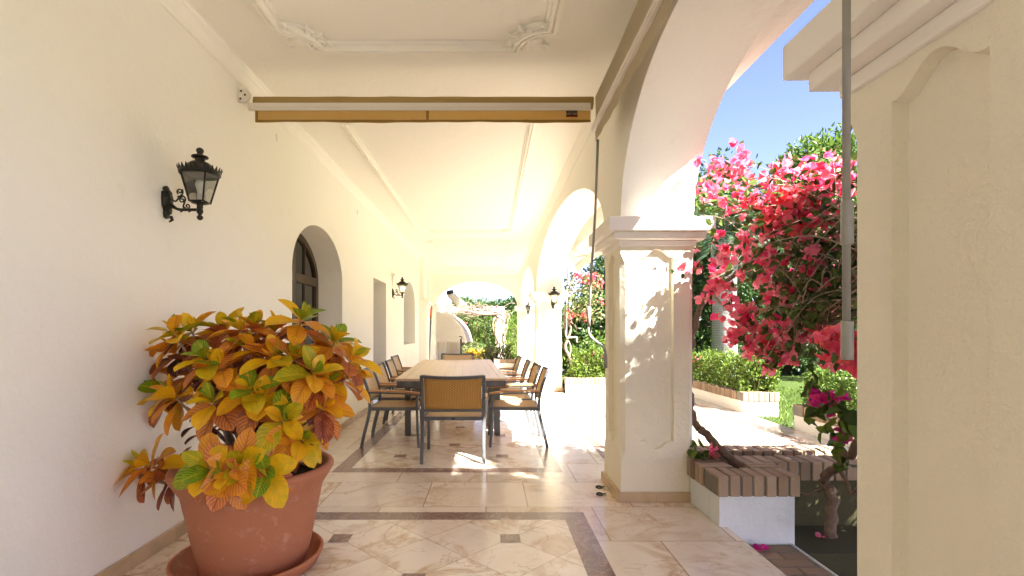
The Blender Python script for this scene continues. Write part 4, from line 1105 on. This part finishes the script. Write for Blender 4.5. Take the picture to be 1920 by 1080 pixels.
# leaves: along twigs, and the dense side toward the camera's right
C = []
for e, p_ in tips:
    for k in range(13):
        q = p_[random.randint(len(p_)//3, len(p_)-1)]
        C.append(q+Vector((random.gauss(0, .05), random.gauss(0, .05), random.gauss(0, .045))))
CB = []
for _ in range(170):
    c0 = Vector((random.uniform(1.85, 3.3), random.uniform(2.1, 3.35), random.uniform(.5, 3.05)))
    if c0.x < max(c0.y, 2.2)*.80+.08: continue
    if c0.z > np.interp(c0.y, [2.1, 3.0, 3.35], [3.1, 2.85, 2.6]): continue
    for k in range(48): CB.append(c0+Vector((random.gauss(0, .12), random.gauss(0, .12), random.gauss(0, .12))))
leaf_obj('leaves', [tuple(c) for c in CB], .085, .06, M['lf_boug'], bg, rand_dirs(len(CB), -.25), True)
lv = leaf_obj('leaves', [tuple(c) for c in C], .062, .042, M['lf_boug'], bg, rand_dirs(len(C), -.25), True)
# bracts in clusters
CL = []   # (u, v, d, spread, count, kind)
def cl(u, v, d, s, n, k=0): CL.append((u, v, d, s, n, k))
for u, v in ((1333, 300), (1385, 292), (1392, 315), (1345, 330), (1372, 330), (1318, 340), (1330, 370), (1352, 365), (1400, 345), (1405, 370), (1372, 385), (1385, 375), (1320, 360), (1360, 310)): cl(u, v, 3.9, .045, 9)
for u, v in ((1455, 330), (1475, 318), (1490, 350), (1520, 332), (1535, 345), (1550, 320), (1560, 345), (1575, 330), (1580, 360), (1460, 350), (1500, 318), (1525, 360), (1570, 375), (1540, 315), (1590, 310)): cl(u, v, 3.6, .05, 11)
for u, v in ((1430, 395), (1445, 385), (1460, 375), (1475, 385), (1490, 380), (1500, 395), (1515, 390), (1530, 405), (1470, 405), (1490, 412), (1450, 412), (1512, 372), (1480, 425), (1455, 425), (1540, 395), (1525, 420)): cl(u, v, 3.45, .045, 15, 1)
for u, v in ((1445, 445), (1452, 440), (1400, 460), (1405, 450), (1350, 470), (1355, 468), (1395, 470), (1420, 475), (1380, 478), (1440, 470), (1445, 480), (1310, 500), (1275, 505), (1410, 495), (1420, 520), (1395, 515), (1340, 500), (1345, 520), (1360, 545), (1372, 540), (1335, 542), (1375, 555), (1425, 535), (1510, 455), (1545, 462), (1548, 440), (1520, 500), (1560, 480), (1575, 500), (1460, 545), (1480, 560), (1500, 545), (1530, 520), (1550, 550), (1535, 585), (1520, 590), (1545, 575), (1465, 590), (1490, 600), (1580, 560), (1575, 590), (1440, 560), (1300, 470), (1322, 560), (1365, 575), (1450, 530)): cl(u, v, 3.7+random.uniform(-.2, .4), .022, 4)
for u, v in ((1340, 536), (1365, 580), (1395, 585), (1380, 625), (1375, 640), (1395, 605), (1400, 620), (1412, 612), (1425, 630), (1405, 645), (1420, 655), (1440, 650), (1455, 665), (1395, 590), (1450, 640), (1475, 660), (1465, 672), (1435, 625), (1445, 605), (1410, 668), (1482, 650)): cl(u, v, 3.75, .03, 8)
for u, v in ((1545, 640), (1560, 632), (1575, 640), (1585, 655), (1570, 660), (1590, 640), (1583, 672), (1594, 680), (1560, 648)): cl(u, v, 2.75, .03, 10, 1)
for u, v in ((1532, 765), (1528, 738), (1540, 745), (1556, 752), (1568, 750), (1548, 760), (1580, 812), (1594, 815)): cl(u, v, 3.3, .018, 5, 2)
for u, v in ((1335, 845), (1338, 858), (1330, 880)): cl(u, v, 3.9, .015, 4, 0)
for _ in range(60): CL.append((None, Vector((random.uniform(2.2, 3.0), random.uniform(1.5, 2.6), random.uniform(1.1, 2.9))), 0, .07, 9, 0))
for _ in range(85):
    u, v = random.uniform(1340, 1592), random.uniform(430, 690)
    if u > 1430 or v < 520: cl(u, v, random.uniform(3.3, 4.1), .02, 4)
pts = {0: [], 1: [], 2: []}; ext = []
for u, v, d, s, n_, k in CL:
    c0 = P(u, v, d+random.uniform(-.12, .12)) if u is not None else v
    for i in range(max(3, int(n_*.75))):
        q = c0+Vector((random.gauss(0, s), random.gauss(0, s), random.gauss(0, s*.85)))
        for b in range(3): pts[k].append(tuple(q))
    for i in range(max(2, n_//3)): ext.append(tuple(c0+Vector((random.gauss(0, s*1.6), random.gauss(0, s*1.6), random.gauss(0, s*1.6)))))
for k, mt in ((0, 'bract'), (1, 'bract_red'), (2, 'bract_mag')):
    n_ = len(pts[k])//3; ax = np.repeat(rand_dirs(n_, .5), 3, 0); D = ax*.55+rand_dirs(n_*3)*.8
    leaf_obj('blossoms', pts[k], .058, .052, M[mt], bg, D, True, .25)
leaf_obj('leaves', ext, .055, .038, M['lf_boug'], bg, None, True)
lo = []
for u, v, d in ((1548, 800, 3.25), (1540, 775, 3.3), (1558, 845, 3.25), (1575, 830, 3.2), (1590, 800, 3.1), (1580, 780, 3.1), (1320, 845, 3.9), (1338, 852, 3.9), (1310, 855, 3.85), (1590, 870, 3.1), (1535, 728, 3.3), (1552, 770, 3.2), (1566, 758, 3.2)):
    for i in range(6): lo.append(tuple(P(u, v, d)+Vector((random.gauss(0, .03), random.gauss(0, .03), random.gauss(0, .03)))))
leaf_obj('leaves', lo, .085, .065, M['lf_hedge'], bg, None, True)
def blossom(name, loc, mt, label, sc=.05):
    o = leaf_obj(name, [(0, 0, .004)]*3, sc, sc*.8, M[mt], None, np.array([[1, .2, .25], [-.5, .9, .2], [-.4, -.9, .3]]), True, .1); o.location = loc
    return tag(o, label, 'petal', 'fallen blossoms')
blossom('fallen_blossom', P(1427, 1032, 3.28)+Vector((0, 0, .0)), 'bract_mag', 'fallen magenta blossom lying on the brick step', .06).location.z = -.098
blossom('fallen_blossom', (2.3, 3.55, -.125), 'bract', 'fallen red blossom lying on the dark ledge of the sunken bed')

# ================================================================== HEDGES
def hedge(name, label, x0, x1, y0, y1, z0, z1, mat, n, leaf=.05, lumps=.05, flowers=0):
    t = thing(name, label, 'hedge', ((x0+x1)/2, (y0+y1)/2, z0), 'clipped hedges in the planters')
    m = MB()
    L = max(x1-x0, y1-y0); k = int(L/.22)
    for i in range(k):
        q = (i+.5)/k; x = x0+(x1-x0)*(q if x1-x0 > y1-y0 else random.uniform(.3, .7)); y = y0+(y1-y0)*(q if y1-y0 >= x1-x0 else random.uniform(.3, .7))
        for _ in range(3): m.tube([(x, y, z0-.05), (x+random.uniform(-.06, .06), y+random.uniform(-.06, .06), (z0+z1)/2), (x+random.uniform(-.18, .18), y+random.uniform(-.18, .18), z1-.06)], [.012, .009, .004], 6)
    m.build('stems', M['bark'], t)
    u = RNG.uniform(0, 1, (n, 3)); s = RNG.integers(0, 6, n); dep = RNG.exponential(.10, n).clip(0, .45)
    for a in range(3):
        u[s == 2*a, a] = dep[s == 2*a]; u[s == 2*a+1, a] = 1-dep[s == 2*a+1]
    p = np.array([x0, y0, z0])+u*np.array([x1-x0, y1-y0, z1-z0])
    w_ = np.sin(p[:, 0]*5+p[:, 1]*6)*lumps+np.sin(p[:, 0]*11-p[:, 1]*9+1)*lumps*.7
    p[:, 2] += w_*(p[:, 2]-z0)/(z1-z0); p[:, 0] += np.sin(p[:, 1]*7+p[:, 2]*8)*lumps*.8; p[:, 1] += np.sin(p[:, 0]*7+p[:, 2]*8)*lumps*.8
    p += RNG.normal(scale=.02, size=p.shape)
    leaf_obj('foliage', p, leaf, leaf*.62, mat, t, rand_dirs(n, .5), True)
    # loose shoots above the clipped top
    q = p[p[:, 2] > z1-.12]; q = q[RNG.integers(0, len(q), len(q)//9)]+RNG.normal(scale=.05, size=(len(q)//9, 3))*[1, 1, 1.2]+[0, 0, .04]
    leaf_obj('foliage', q, leaf*.9, leaf*.5, M['lf_light'], t, rand_dirs(len(q), .8), True)
    if flowers:
        f = p[RNG.integers(0, len(p), flowers)]+RNG.normal(scale=.03, size=(flowers, 3)); f = np.repeat(f, 6, 0)+RNG.normal(scale=.02, size=(flowers*6, 3))
        leaf_obj('blossoms', f, .04, .035, M['bract'], t, None, True)
    return t
hedge('hedge', 'long leafy hedge behind the pale brick rim across the sunny terrace', 4.1, 4.68, 8.25, 10.9, .25, .84, M['lf_hedge'], 9000, .055, .06, 10)
hedge('hedge', 'hedge beyond the far pillar in the planter at the end of the terrace', 1.75, 4.0, 10.88, 11.35, .25, .86, M['lf_hedge'], 7500, .055, .06, 6)
hedge('hedge', 'dense clipped green hedge beside the nearest pillar at the lawn edge', 4.12, 4.7, 4.3, 6.78, .25, .80, M['lf_light'], 8500, .05, .03)
def shrub(label, loc, h, r, mat, n=900, leaf=.07, fl=None, cat='shrub', group='garden shrubs', per=28):
    t = thing('shrub', label, cat, loc, group); m = MB()
    for i in range(9):
        a = i*2.4; m.tube([(loc[0], loc[1], loc[2]), (loc[0]+math.cos(a)*r*.3, loc[1]+math.sin(a)*r*.3, loc[2]+h*.5), (loc[0]+math.cos(a)*r*.7, loc[1]+math.sin(a)*r*.7, loc[2]+h*.85)], [.015, .01, .004], 5)
    m.build('stems', M['bark'], t)
    p, q = crown_pts((loc[0], loc[1], loc[2]+h*.55), (r, r, h*.5), max(8, n//per), per, min(r, h)*.28, .3)
    leaf_obj('foliage', p, leaf, leaf*.5, mat, t, q+rand_dirs(len(q))*.7)
    if fl:
        f = p[q[:, 2] > .1]; f = f[RNG.integers(0, len(f), fl[1])]+[0, 0, leaf*.5]
        leaf_obj('blossoms', f, fl[2], fl[2]*.8, M[fl[0]], t, rand_dirs(len(f), .8), True)
    return t
# second, thin bougainvillea climbing by the far pillar
t = thing('climbing_bougainvillea', 'sparse bougainvillea with pale twisted stems climbing outside the far pillar', 'climber', (1.78, 11.05, .25))
br = MB()
def D11(u, v, d=11.05): return P(u, v, d)
for pth, r0, r1 in (([(1083, 708), (1075, 685), (1066, 665), (1060, 650), (1066, 632), (1070, 615), (1062, 600), (1060, 585), (1064, 560), (1070, 530), (1074, 515)], .035, .018),
                    ([(1072, 690), (1068, 670), (1070, 650), (1061, 628), (1058, 600), (1062, 575)], .022, .012), ([(1064, 560), (1080, 548), (1098, 540), (1118, 545)], .014, .006),
                    ([(1068, 545), (1082, 530), (1096, 520), (1112, 517)], .012, .005), ([(1066, 585), (1085, 575), (1102, 572), (1122, 570)], .012, .005), ([(1062, 600), (1078, 610), (1082, 625)], .010, .004), ([(1100, 590), (1112, 585), (1125, 578)], .010, .004)):
    br.tube(smooth_path([D11(*p) for p in pth]), [r0+(r1-r0)*i/((len(pth)-1)*6) for i in range((len(pth)-1)*6+1)], 7)
br.build('stems', M['palebark'], t)
f = []; lf = []
for u, v, n_, s in ((1082, 516, 6, .04), (1092, 522, 10, .06), (1104, 526, 10, .06), (1112, 518, 8, .05), (1120, 532, 5, .05), (1070, 592, 9, .06), (1096, 592, 9, .06), (1104, 596, 5, .04), (1127, 566, 4, .04), (1128, 532, 4, .04)):
    for i in range(n_*2): f.append(tuple(P(u, v, 11)+Vector((random.gauss(0, s), random.gauss(0, s), random.gauss(0, s*.8)))))
for i in range(620):
    u, v = random.uniform(1060, 1130), random.uniform(512, 600)
    lf.append(tuple(P(u, v, random.uniform(10.8, 11.4))))
leaf_obj('blossoms', f, .07, .06, M['bract_red'], t, None, True); leaf_obj('leaves', lf, .07, .05, M['lf_shrub'], t, None, True)
# ================================================================== TREES, right side
TG = 'trees behind the garden'
def T(label, u, v_top, d, r, mat, ncl=80, per=55, leaf=.2, clr=None, tr=.14, cz=None, name='garden_tree'):
    h = EYE+(V0-v_top)*d/F+.06; x = (u-U0)*d/F
    rad = r if isinstance(r, tuple) else (r, r, min(r, h*.46))
    return tree(name, label, (x, d, -.06), h, rad, tr, mat, ncl, per, clr or rad[0]*.26, leaf, TG, 'tree', crown_z=h-rad[2]*.95-.0)
T('broad pale green tree rising over the bougainvillea against the sky', 1556, 262, 21, (2.1, 2.0, 2.6), M['lf_light'], 130, 60, .24, .55, .2)
T('dark conical tree just behind the pink blossoms left of the sky gap', 1345, 305, 23, (1.5, 1.5, 3.4), M['lf_tree'], 90, 60, .22, .5)
T('slender dark tree in the middle of the sky gap behind the blossoms', 1440, 335, 24, (1.7, 1.7, 3.2), M['lf_tree'], 90, 60, .22, .5)
T('light leafy tree behind the pillar edge, lower than the dark ones', 1325, 345, 16, (1.5, 1.4, 1.9), M['lf_light'], 90, 55, .18, .4)
T('dark tree filling the gap behind the upright palm trunk', 1300, 480, 15, (1.6, 1.3, 1.75), M['lf_tree'], 110, 65, .17, .42)
T('dark broad tree behind the hedge right of the palm trunk', 1475, 470, 17, (1.9, 1.6, 2.1), M['lf_tree'], 120, 65, .18, .48)
T('dark bushy tree behind the clipped hedge at the pillar edge', 1570, 440, 16, (1.7, 1.6, 2.2), M['lf_tree'], 110, 65, .18, .45)
T('leafy mid green tree seen past the far pillar above the hedge', 1085, 572, 17, (1.2, 1.0, 1.15), M['lf_light'], 100, 60, .14, .32, .09)
T('dark tree seen beside the leaf-shadowed pillar above the hedge', 1128, 545, 16, (1.05, 1.0, 1.35), M['lf_tree'], 100, 60, .14, .32, .09)
T('tall dark tree whose top shows under the terrace awning', 1150, 462, 22, (1.3, 1.3, 1.9), M['lf_tree'], 110, 60, .17, .36, .12)
T('dark tree on the lawn hidden mostly by the white pillar', 1215, 430, 19, (1.9, 1.6, 2.2), M['lf_tree'], 90, 60, .2, .5)
for (x, y, h, r3, lb) in ((7.0, -5.9, 11.9, (2.7, 2.35, 3.6), 'unseen tall tree added outside the picture to block the sun'),):
    tree('sun_blocker_tree', lb, (x, y, -.06), h, r3, .2, M['lf_tree'], 240, 60, .62, .36, TG, 'tree', crown_z=h-r3[2]*.95)  # added out of view to keep direct sun off the near bay
for (x, y, h, r3, mt, lb) in ((17, 3.5, 5.0, (2.4, 2.4, 2.2), 'lf_tree', 'dark bushy tree at the far side of the lawn, hidden by the nearest pillar'), (20, 8.5, 6.0, (2.6, 2.6, 2.6), 'lf_light', 'light bushy tree at the far side of the lawn, hidden by the nearest pillar'), (16, 11, 5.0, (2.4, 2.4, 2.2), 'lf_tree', 'dark bushy tree at the lawn corner, hidden by the nearest pillar'), (19, -2.5, 5.5, (2.6, 2.6, 2.4), 'lf_tree', 'dark bushy tree at the lawn edge outside the picture')):
    tree('garden_tree', lb, (x, y, -.06), h, r3, .15, M[mt], 100, 55, .6, .26, TG, 'tree', crown_z=h-r3[2]*.95)
# undergrowth filling the garden edge
for i, (x, y, h, r, mt, lb) in enumerate(((5.6, 14.2, 1.5, .95, 'lf_tree', 'dark shrub at the foot of the palm trunk'), (7.6, 14.5, 1.6, 1.0, 'lf_tree', 'dark rounded shrub right of the palm trunk beyond the lawn'), (9.4, 14.0, 1.5, 1.0, 'lf_tree', 'dark shrub at the lawn edge near the nearest pillar'),
        (2.6, 12.4, 1.15, .75, 'lf_light', 'light green shrub behind the far hedge next to the far pillar'), (3.6, 12.6, 1.3, .8, 'lf_hedge', 'green shrub behind the far hedge beside the leaf-shadowed pillar'), (4.4, 13.4, 1.6, .9, 'lf_tree', 'dark shrub behind the white pillar'), (11.2, 15.5, 1.9, 1.1, 'lf_tree', 'dark shrub behind the clipped hedge'))):
    shrub(lb, (x, y, -.06), h, r, M[mt], 1700, .11)
# palm
pt_ = P(1358, 660, 13.2); pt_.z = -.06
pm = thing('palm_tree', 'grey ringed palm trunk with drooping fronds behind the bougainvillea', 'palm', tuple(pt_))
w = MB(); w.lathe([(.36, 0), (.34, .4), (.30, 1.2), (.29, 2.2), (.31, 3.1), (.33, 3.6), (.2, 3.9), (0, 4.0)], 24, (pt_.x, pt_.y, -.06)); w.build('trunk', M['palmbark'], pm)
lf = []; ld = []; rb = MB()
for i in range(22):
    a = i*2.4; el = random.uniform(.1, 1.1); L = random.uniform(1.3, 1.9); p = Vector((pt_.x, pt_.y, 3.75)); d = Vector((math.cos(a)*math.cos(el), math.sin(a)*math.cos(el), math.sin(el))); path = [p.copy()]
    for k in range(16):
        p = p+d*L/16; d = (d+Vector((0, 0, -.115))).normalized(); path.append(p.copy()); s_ = d.cross(Vector((0, 0, 1))).normalized()
        for sg in (-1, 1):
            for e in range(3): lf.append(tuple(p-d*(L/16)*e/3)); ld.append(tuple(s_*sg*.8+d*.6+Vector((0, 0, random.uniform(-.3, .1)))))
    rb.tube(path, [.02-.015*k/16 for k in range(17)], 5)
rb.build('frond_stems', M['bark'], pm); leaf_obj('fronds', lf, .42, .03, M['palm'], pm, np.array(ld))
# ================================================================== BEYOND THE END ARCH
PG = 'pine trees beyond the pergola'
for i, (u, vt, d, r, mt) in enumerate(((868, 556, 42, 1.9, 'lf_pine'), (893, 560, 44, 1.8, 'lf_pine'), (915, 561, 43, 1.9, 'lf_pine'), (937, 568, 40, 1.5, 'lf_pine'), (956, 560, 38, 1.5, 'lf_tree'), (845, 560, 45, 1.9, 'lf_pine'), (975, 562, 41, 1.7, 'lf_pine'))):
    h = EYE+(V0-vt)*d/F; x = (u-U0)*d/F
    tree('pine_tree', ['round pine just right of the white awning arm', 'middle pine of the row under the blue sky', 'pine right of the middle of the end arch', 'lowest pine in the dip of the row', 'darker pine near the right foot of the arch', 'pine hidden behind the awning arm', 'pine behind the right foot of the end arch'][i],
         (x, d, -.06), h, (r, r, h*.42), .15, M[mt], 80, 55, .5, .24, PG, 'tree', crown_z=h*.58)
T('bright green tree at the right side of the end arch behind the pergola', 952, 590, 26, (.75, .7, 1.0), M['lf_light'], 90, 55, .13, .25, .07)
for x, y, h, r, mt, n_, lb in ((-1.05, 25.5, 2.1, .85, 'lf_hedge', 1700, 'tall green shrub under the pergola behind the white canopy'), (-.05, 26, 2.2, .8, 'lf_light', 1500, 'tall light green shrub behind the pergola post'), (.85, 23.8, 1.9, .6, 'lf_hedge', 1500, 'green shrub right of the pergola post'),
        (-.75, 21.8, .75, .55, 'lf_shrub', 900, 'low grey-green shrub beside the yellow flowers'), (.1, 19.3, .75, .45, 'lf_shrub', 900, 'pale feathery shrub in front of the pergola post'), (.75, 18.9, .95, .45, 'lf_hedge', 900, 'green shrub standing in the small end planter')):
    shrub(lb, (x, y, 0 if y > 22 else .0), h, r, M[mt], n_, .10)
shrub('mound of small orange-yellow flowers below the white canopy', (-.62, 20.6, 0), .52, .62, M['lf_hedge'], 900, .06, ('yellow_fl', 1000, .045), 'flowers', None)
shrub('dark green shrub with red blossoms behind the white canopy', (-1.25, 24.5, 0), 2.0, .5, M['lf_tree'], 900, .09, ('bract_red', 70, .08))
# pergola
pg = thing('pergola', 'white pergola wound with bare brown vines in the garden beyond the end arch', 'pergola', (-.4, 23, 0))
w = MB()
w.box(-2.2, .62, 22.0, 22.18, 2.2, 2.38); w.box(-2.2, .62, 24.2, 24.38, 2.2, 2.38); w.box(.44, .6, 22.18, 24.2, 2.2, 2.38); w.build('beam', M['plaster_out'], pg, .01)
for x, y in ((.45, 22.1), (.45, 24.3), (-2.0, 24.3)):
    w = MB(); w.box(x-.19, x+.19, y-.19, y+.19, 0, 2.2); w.build('post', M['plaster_out'], pg, .01)
w = MB()
for i in range(12): w.box(-2.1+i*.215, -2.02+i*.215, 21.9, 24.5, 2.38, 2.44)
w.build('slats', M['bark'], pg)
vn = thing('pergola_vine', 'bare twisted vine stems climbing the pergola post and spreading along its beam', 'vine', (.3, 21.9, 0))
w = MB(); random.seed(9)
for i in range(9):
    a = i*.7; x0 = .45+.25*math.cos(a); y0 = 22.0+.1*math.sin(a)-.15
    pts_ = [(x0+.1*math.sin(k*1.3+i), y0-.06*math.cos(k*1.7+i), k*.34) for k in range(7)]+[(x0-.3-random.uniform(0, .6), y0, 2.25+random.uniform(-.25, .15)), (x0-1.-random.uniform(0, 1.2), y0+random.uniform(-.1, .4), 2.25+random.uniform(-.2, .2))]
    w.tube(smooth_path(pts_, 4), random.uniform(.018, .035), 6)
for i in range(60):
    x = random.uniform(-1.9, .6); z = random.uniform(1.98, 2.45); w.tube(smooth_path([(x, 21.95, z), (x+random.uniform(-.4, .4), 21.9, z+random.uniform(-.2, .2)), (x+random.uniform(-.7, .7), 21.95, z+random.uniform(-.25, .2))], 4), random.uniform(.008, .016), 5)
w.build('vine_stems', M['palebark'], vn)
# house corner with hood awning beyond the arch
hc = thing('house_corner', 'white corner of the house with a low stone-panelled counter beyond the end arch', 'wall', (-2.0, 19.8, 0))
w = MB(); w.box(-2.6, -1.99, 17.86, 26, 0, 3.3); w.build('wall_face', M['plaster_out'], hc)
w = MB(); w.box(-1.985, -1.72, 19.6, 20.6, 0, .93); w.box(-1.72, -1.15, 20.4, 20.7, 0, .98); w.build('counter', M['plaster_out'], hc, .01)
w = MB(); w.box(-1.60, -1.30, 20.385, 20.399, .35, .85); w.build('stone_panel', M['pebble'], hc)
dc = thing('hood_awning', 'white hood-shaped canvas awning bulging from the house beyond the end arch', 'awning', (-1.98, 19.4, .9))
prof = [(-1.985, 2.03), (-1.62, 1.99), (-1.40, 1.86), (-1.18, 1.66), (-.98, 1.38), (-.88, 1.06), (-.84, .92)]
prof2 = smooth_path([(x, 0, z) for x, z in prof], 4)
Y0, Y1 = 18.6, 20.4
A = [(p.x, Y0, p.z) for p in prof2]; Bm = [(p.x+.14, Y1, p.z) for p in prof2]
w = MB(); w.strip(A, Bm, 0, True); w.strip([(a-.006, b, c_-.006) for a, b, c_ in A], [(a-.006, b, c_-.006) for a, b, c_ in Bm], 0, True)
for yy, dx in ((Y0, 0), (Y1, .14)):
    L = [(p.x+dx-.002, p.z) for p in prof2]+[(-1.985, .92)]; w.poly(L, [], lambda a, b: (a, yy+.001, b))
w.build('canvas', M['fab_white'], dc)
w = MB()
w.strip(A, [(a-.07, b-.012, c_-.05) for a, b, c_ in A]); w.strip([(a, b-.012, c_) for a, b, c_ in A], [(a-.07, b-.012, c_-.05) for a, b, c_ in A]); w.build('border_tape', M['alu'], dc)
w = MB()
for i in (8, 14): w.tube([(-1.975, Y0-.012, 1.12), (prof2[i].x, Y0-.012, prof2[i].z)], .008, 6)
w.tube([(-1.975, Y0-.012, 1.1), (-.87, Y0-.012, 1.1)], .006, 6)
w.build('ribs', M['alu'], dc)
aa_ = thing('folding_awning', 'rolled white awning with folding arms fixed high on the house beyond the end arch', 'awning', (-1.7, 18.3, 2.4))
w = MB(); w.tube([P(843, 553, 18.2), P(858, 565, 19.0), P(870, 577, 20)], [.10, .12, .12], 14); w.build('fabric_roll', M['fab_white'], aa_)
w = MB(); w.tube([P(852, 551, 18.3), P(872, 570, 19.5), P(874, 582, 20.)], .03, 8); w.tube([P(866, 572, 19.), P(873, 568, 19.6), P(876, 580, 20)], .025, 8); w.build('folding_arm', M['alu'], aa_)
w = MB(); w.tube([P(838, 549, 18.15), P(849, 547, 18.25)], .07, 12); w.build('bracket', M['dark'], aa_)
w = MB(); A = [Vector((-1.985, 17.95+i*.25, 2.78)) for i in range(9)]; w.strip(A, [P(866, 578, 17.95+i*.25) for i in range(9)], 0, True); w.build('canvas', M['fab_white'], aa_)
# tools leaning at the end of the house wall
t = thing('garden_pole', 'long black pole with a bright orange top leaning at the end of the house wall', 'pole', (-1.9, 15.1, 0))
w = MB(); w.tube([P(803, 712, 15.12), P(808, 592, 15.6)], .02, 8); w.build('shaft', M['black'], t)
w = MB(); w.tube([P(807.8, 596, 15.59), P(809, 574, 15.68)], .032, 10); w.build('handle', M['orange'], t)
lt = thing('lattice_panel', 'cream lattice panel standing behind the orange-topped pole', 'lattice', (-1.9, 16.2, 0))
w = MB()
for i in range(8): w.box(-2.5+.003, -2.485, 15.35+i*.22, 15.365+i*.22, 0, 2.0)
for i in range(11): w.box(-2.484, -2.47, 15.3, 17.05, .1+i*.19, .115+i*.19)
w.build('bars', M['bark'], lt)
t = thing('parasol_pole', 'black pole with a hooked top standing behind the far end of the table', 'pole', (-1.0, 18.4, 0))
b_ = P(864.5, 690, 17.95); b_.z = 0
w = MB(); w.tube([b_, (b_.x, b_.y, .95), (b_.x-.01, b_.y, 1.04)], .03, 10); w.build('shaft', M['black'], t)
w = MB(); w.tube([(b_.x-.02+.05*math.cos(a), b_.y, 1.09+.05*math.sin(a)) for a in [k*PI/6-.5*PI for k in range(9)]], .016, 8); w.build('hook', M['black'], t)
# ================================================================== LIGHT, SKY, CAMERA
S = Vector((1., -1.2, 1.45)).normalized()
sun = bpy.data.lights.new('sun', 'SUN'); sun.energy = SUN_E; sun.angle = R(.53); sun.color = (1., .97, .91)
so = bpy.data.objects.new('sun', sun); COL.objects.link(so); so.rotation_euler = (-S).to_track_quat('-Z', 'Y').to_euler(); so.location = (12, -14, 18)
wd = bpy.data.worlds.new('World'); SC.world = wd; wd.use_nodes = True
nt = wd.node_tree; nt.nodes.clear()
sk = nt.nodes.new('ShaderNodeTexSky'); sk.sky_type = 'NISHITA'; sk.sun_disc = False
sk.sun_elevation = math.asin(S.z); sk.sun_rotation = math.atan2(S.x, S.y); sk.air_density = .6; sk.dust_density = .8; sk.ozone_density = 2.5
bgn = nt.nodes.new('ShaderNodeBackground'); bgn.inputs[1].default_value = SKY_E
ow = nt.nodes.new('ShaderNodeOutputWorld'); mx_ = nt.nodes.new('ShaderNodeMix'); mx_.data_type = 'RGBA'; mx_.blend_type = 'MULTIPLY'; mx_.inputs[0].default_value = 1.; mx_.inputs[7].default_value = SKY_T; nt.links.new(sk.outputs[0], mx_.inputs[6]); nt.links.new(mx_.outputs[2], bgn.inputs[0]); nt.links.new(bgn.outputs[0], ow.inputs[0])
cam = bpy.data.cameras.new('camera'); cam.sensor_width = 36; cam.lens = 18; cam.shift_x = (960-U0)/1920; cam.shift_y = (V0-540)/1920; cam.clip_start = .05; cam.clip_end = 2000
co = bpy.data.objects.new('camera', cam); COL.objects.link(co); co.location = (0, 0, EYE); co.rotation_euler = (PI/2, 0, 0); SC.camera = co
SC.view_settings.view_transform = 'Standard'; SC.view_settings.look = 'None'; SC.view_settings.gamma = 1.; SC.view_settings.exposure = EXPO
SC.cycles.max_bounces = 14; SC.cycles.diffuse_bounces = 12; SC.cycles.glossy_bounces = 4; SC.cycles.transparent_max_bounces = 12; SC.cycles.transmission_bounces = 4
SC.cycles.use_denoising = True; SC.cycles.sample_clamp_indirect = 6.; SC.cycles.caustics_reflective = False; SC.cycles.caustics_refractive = False
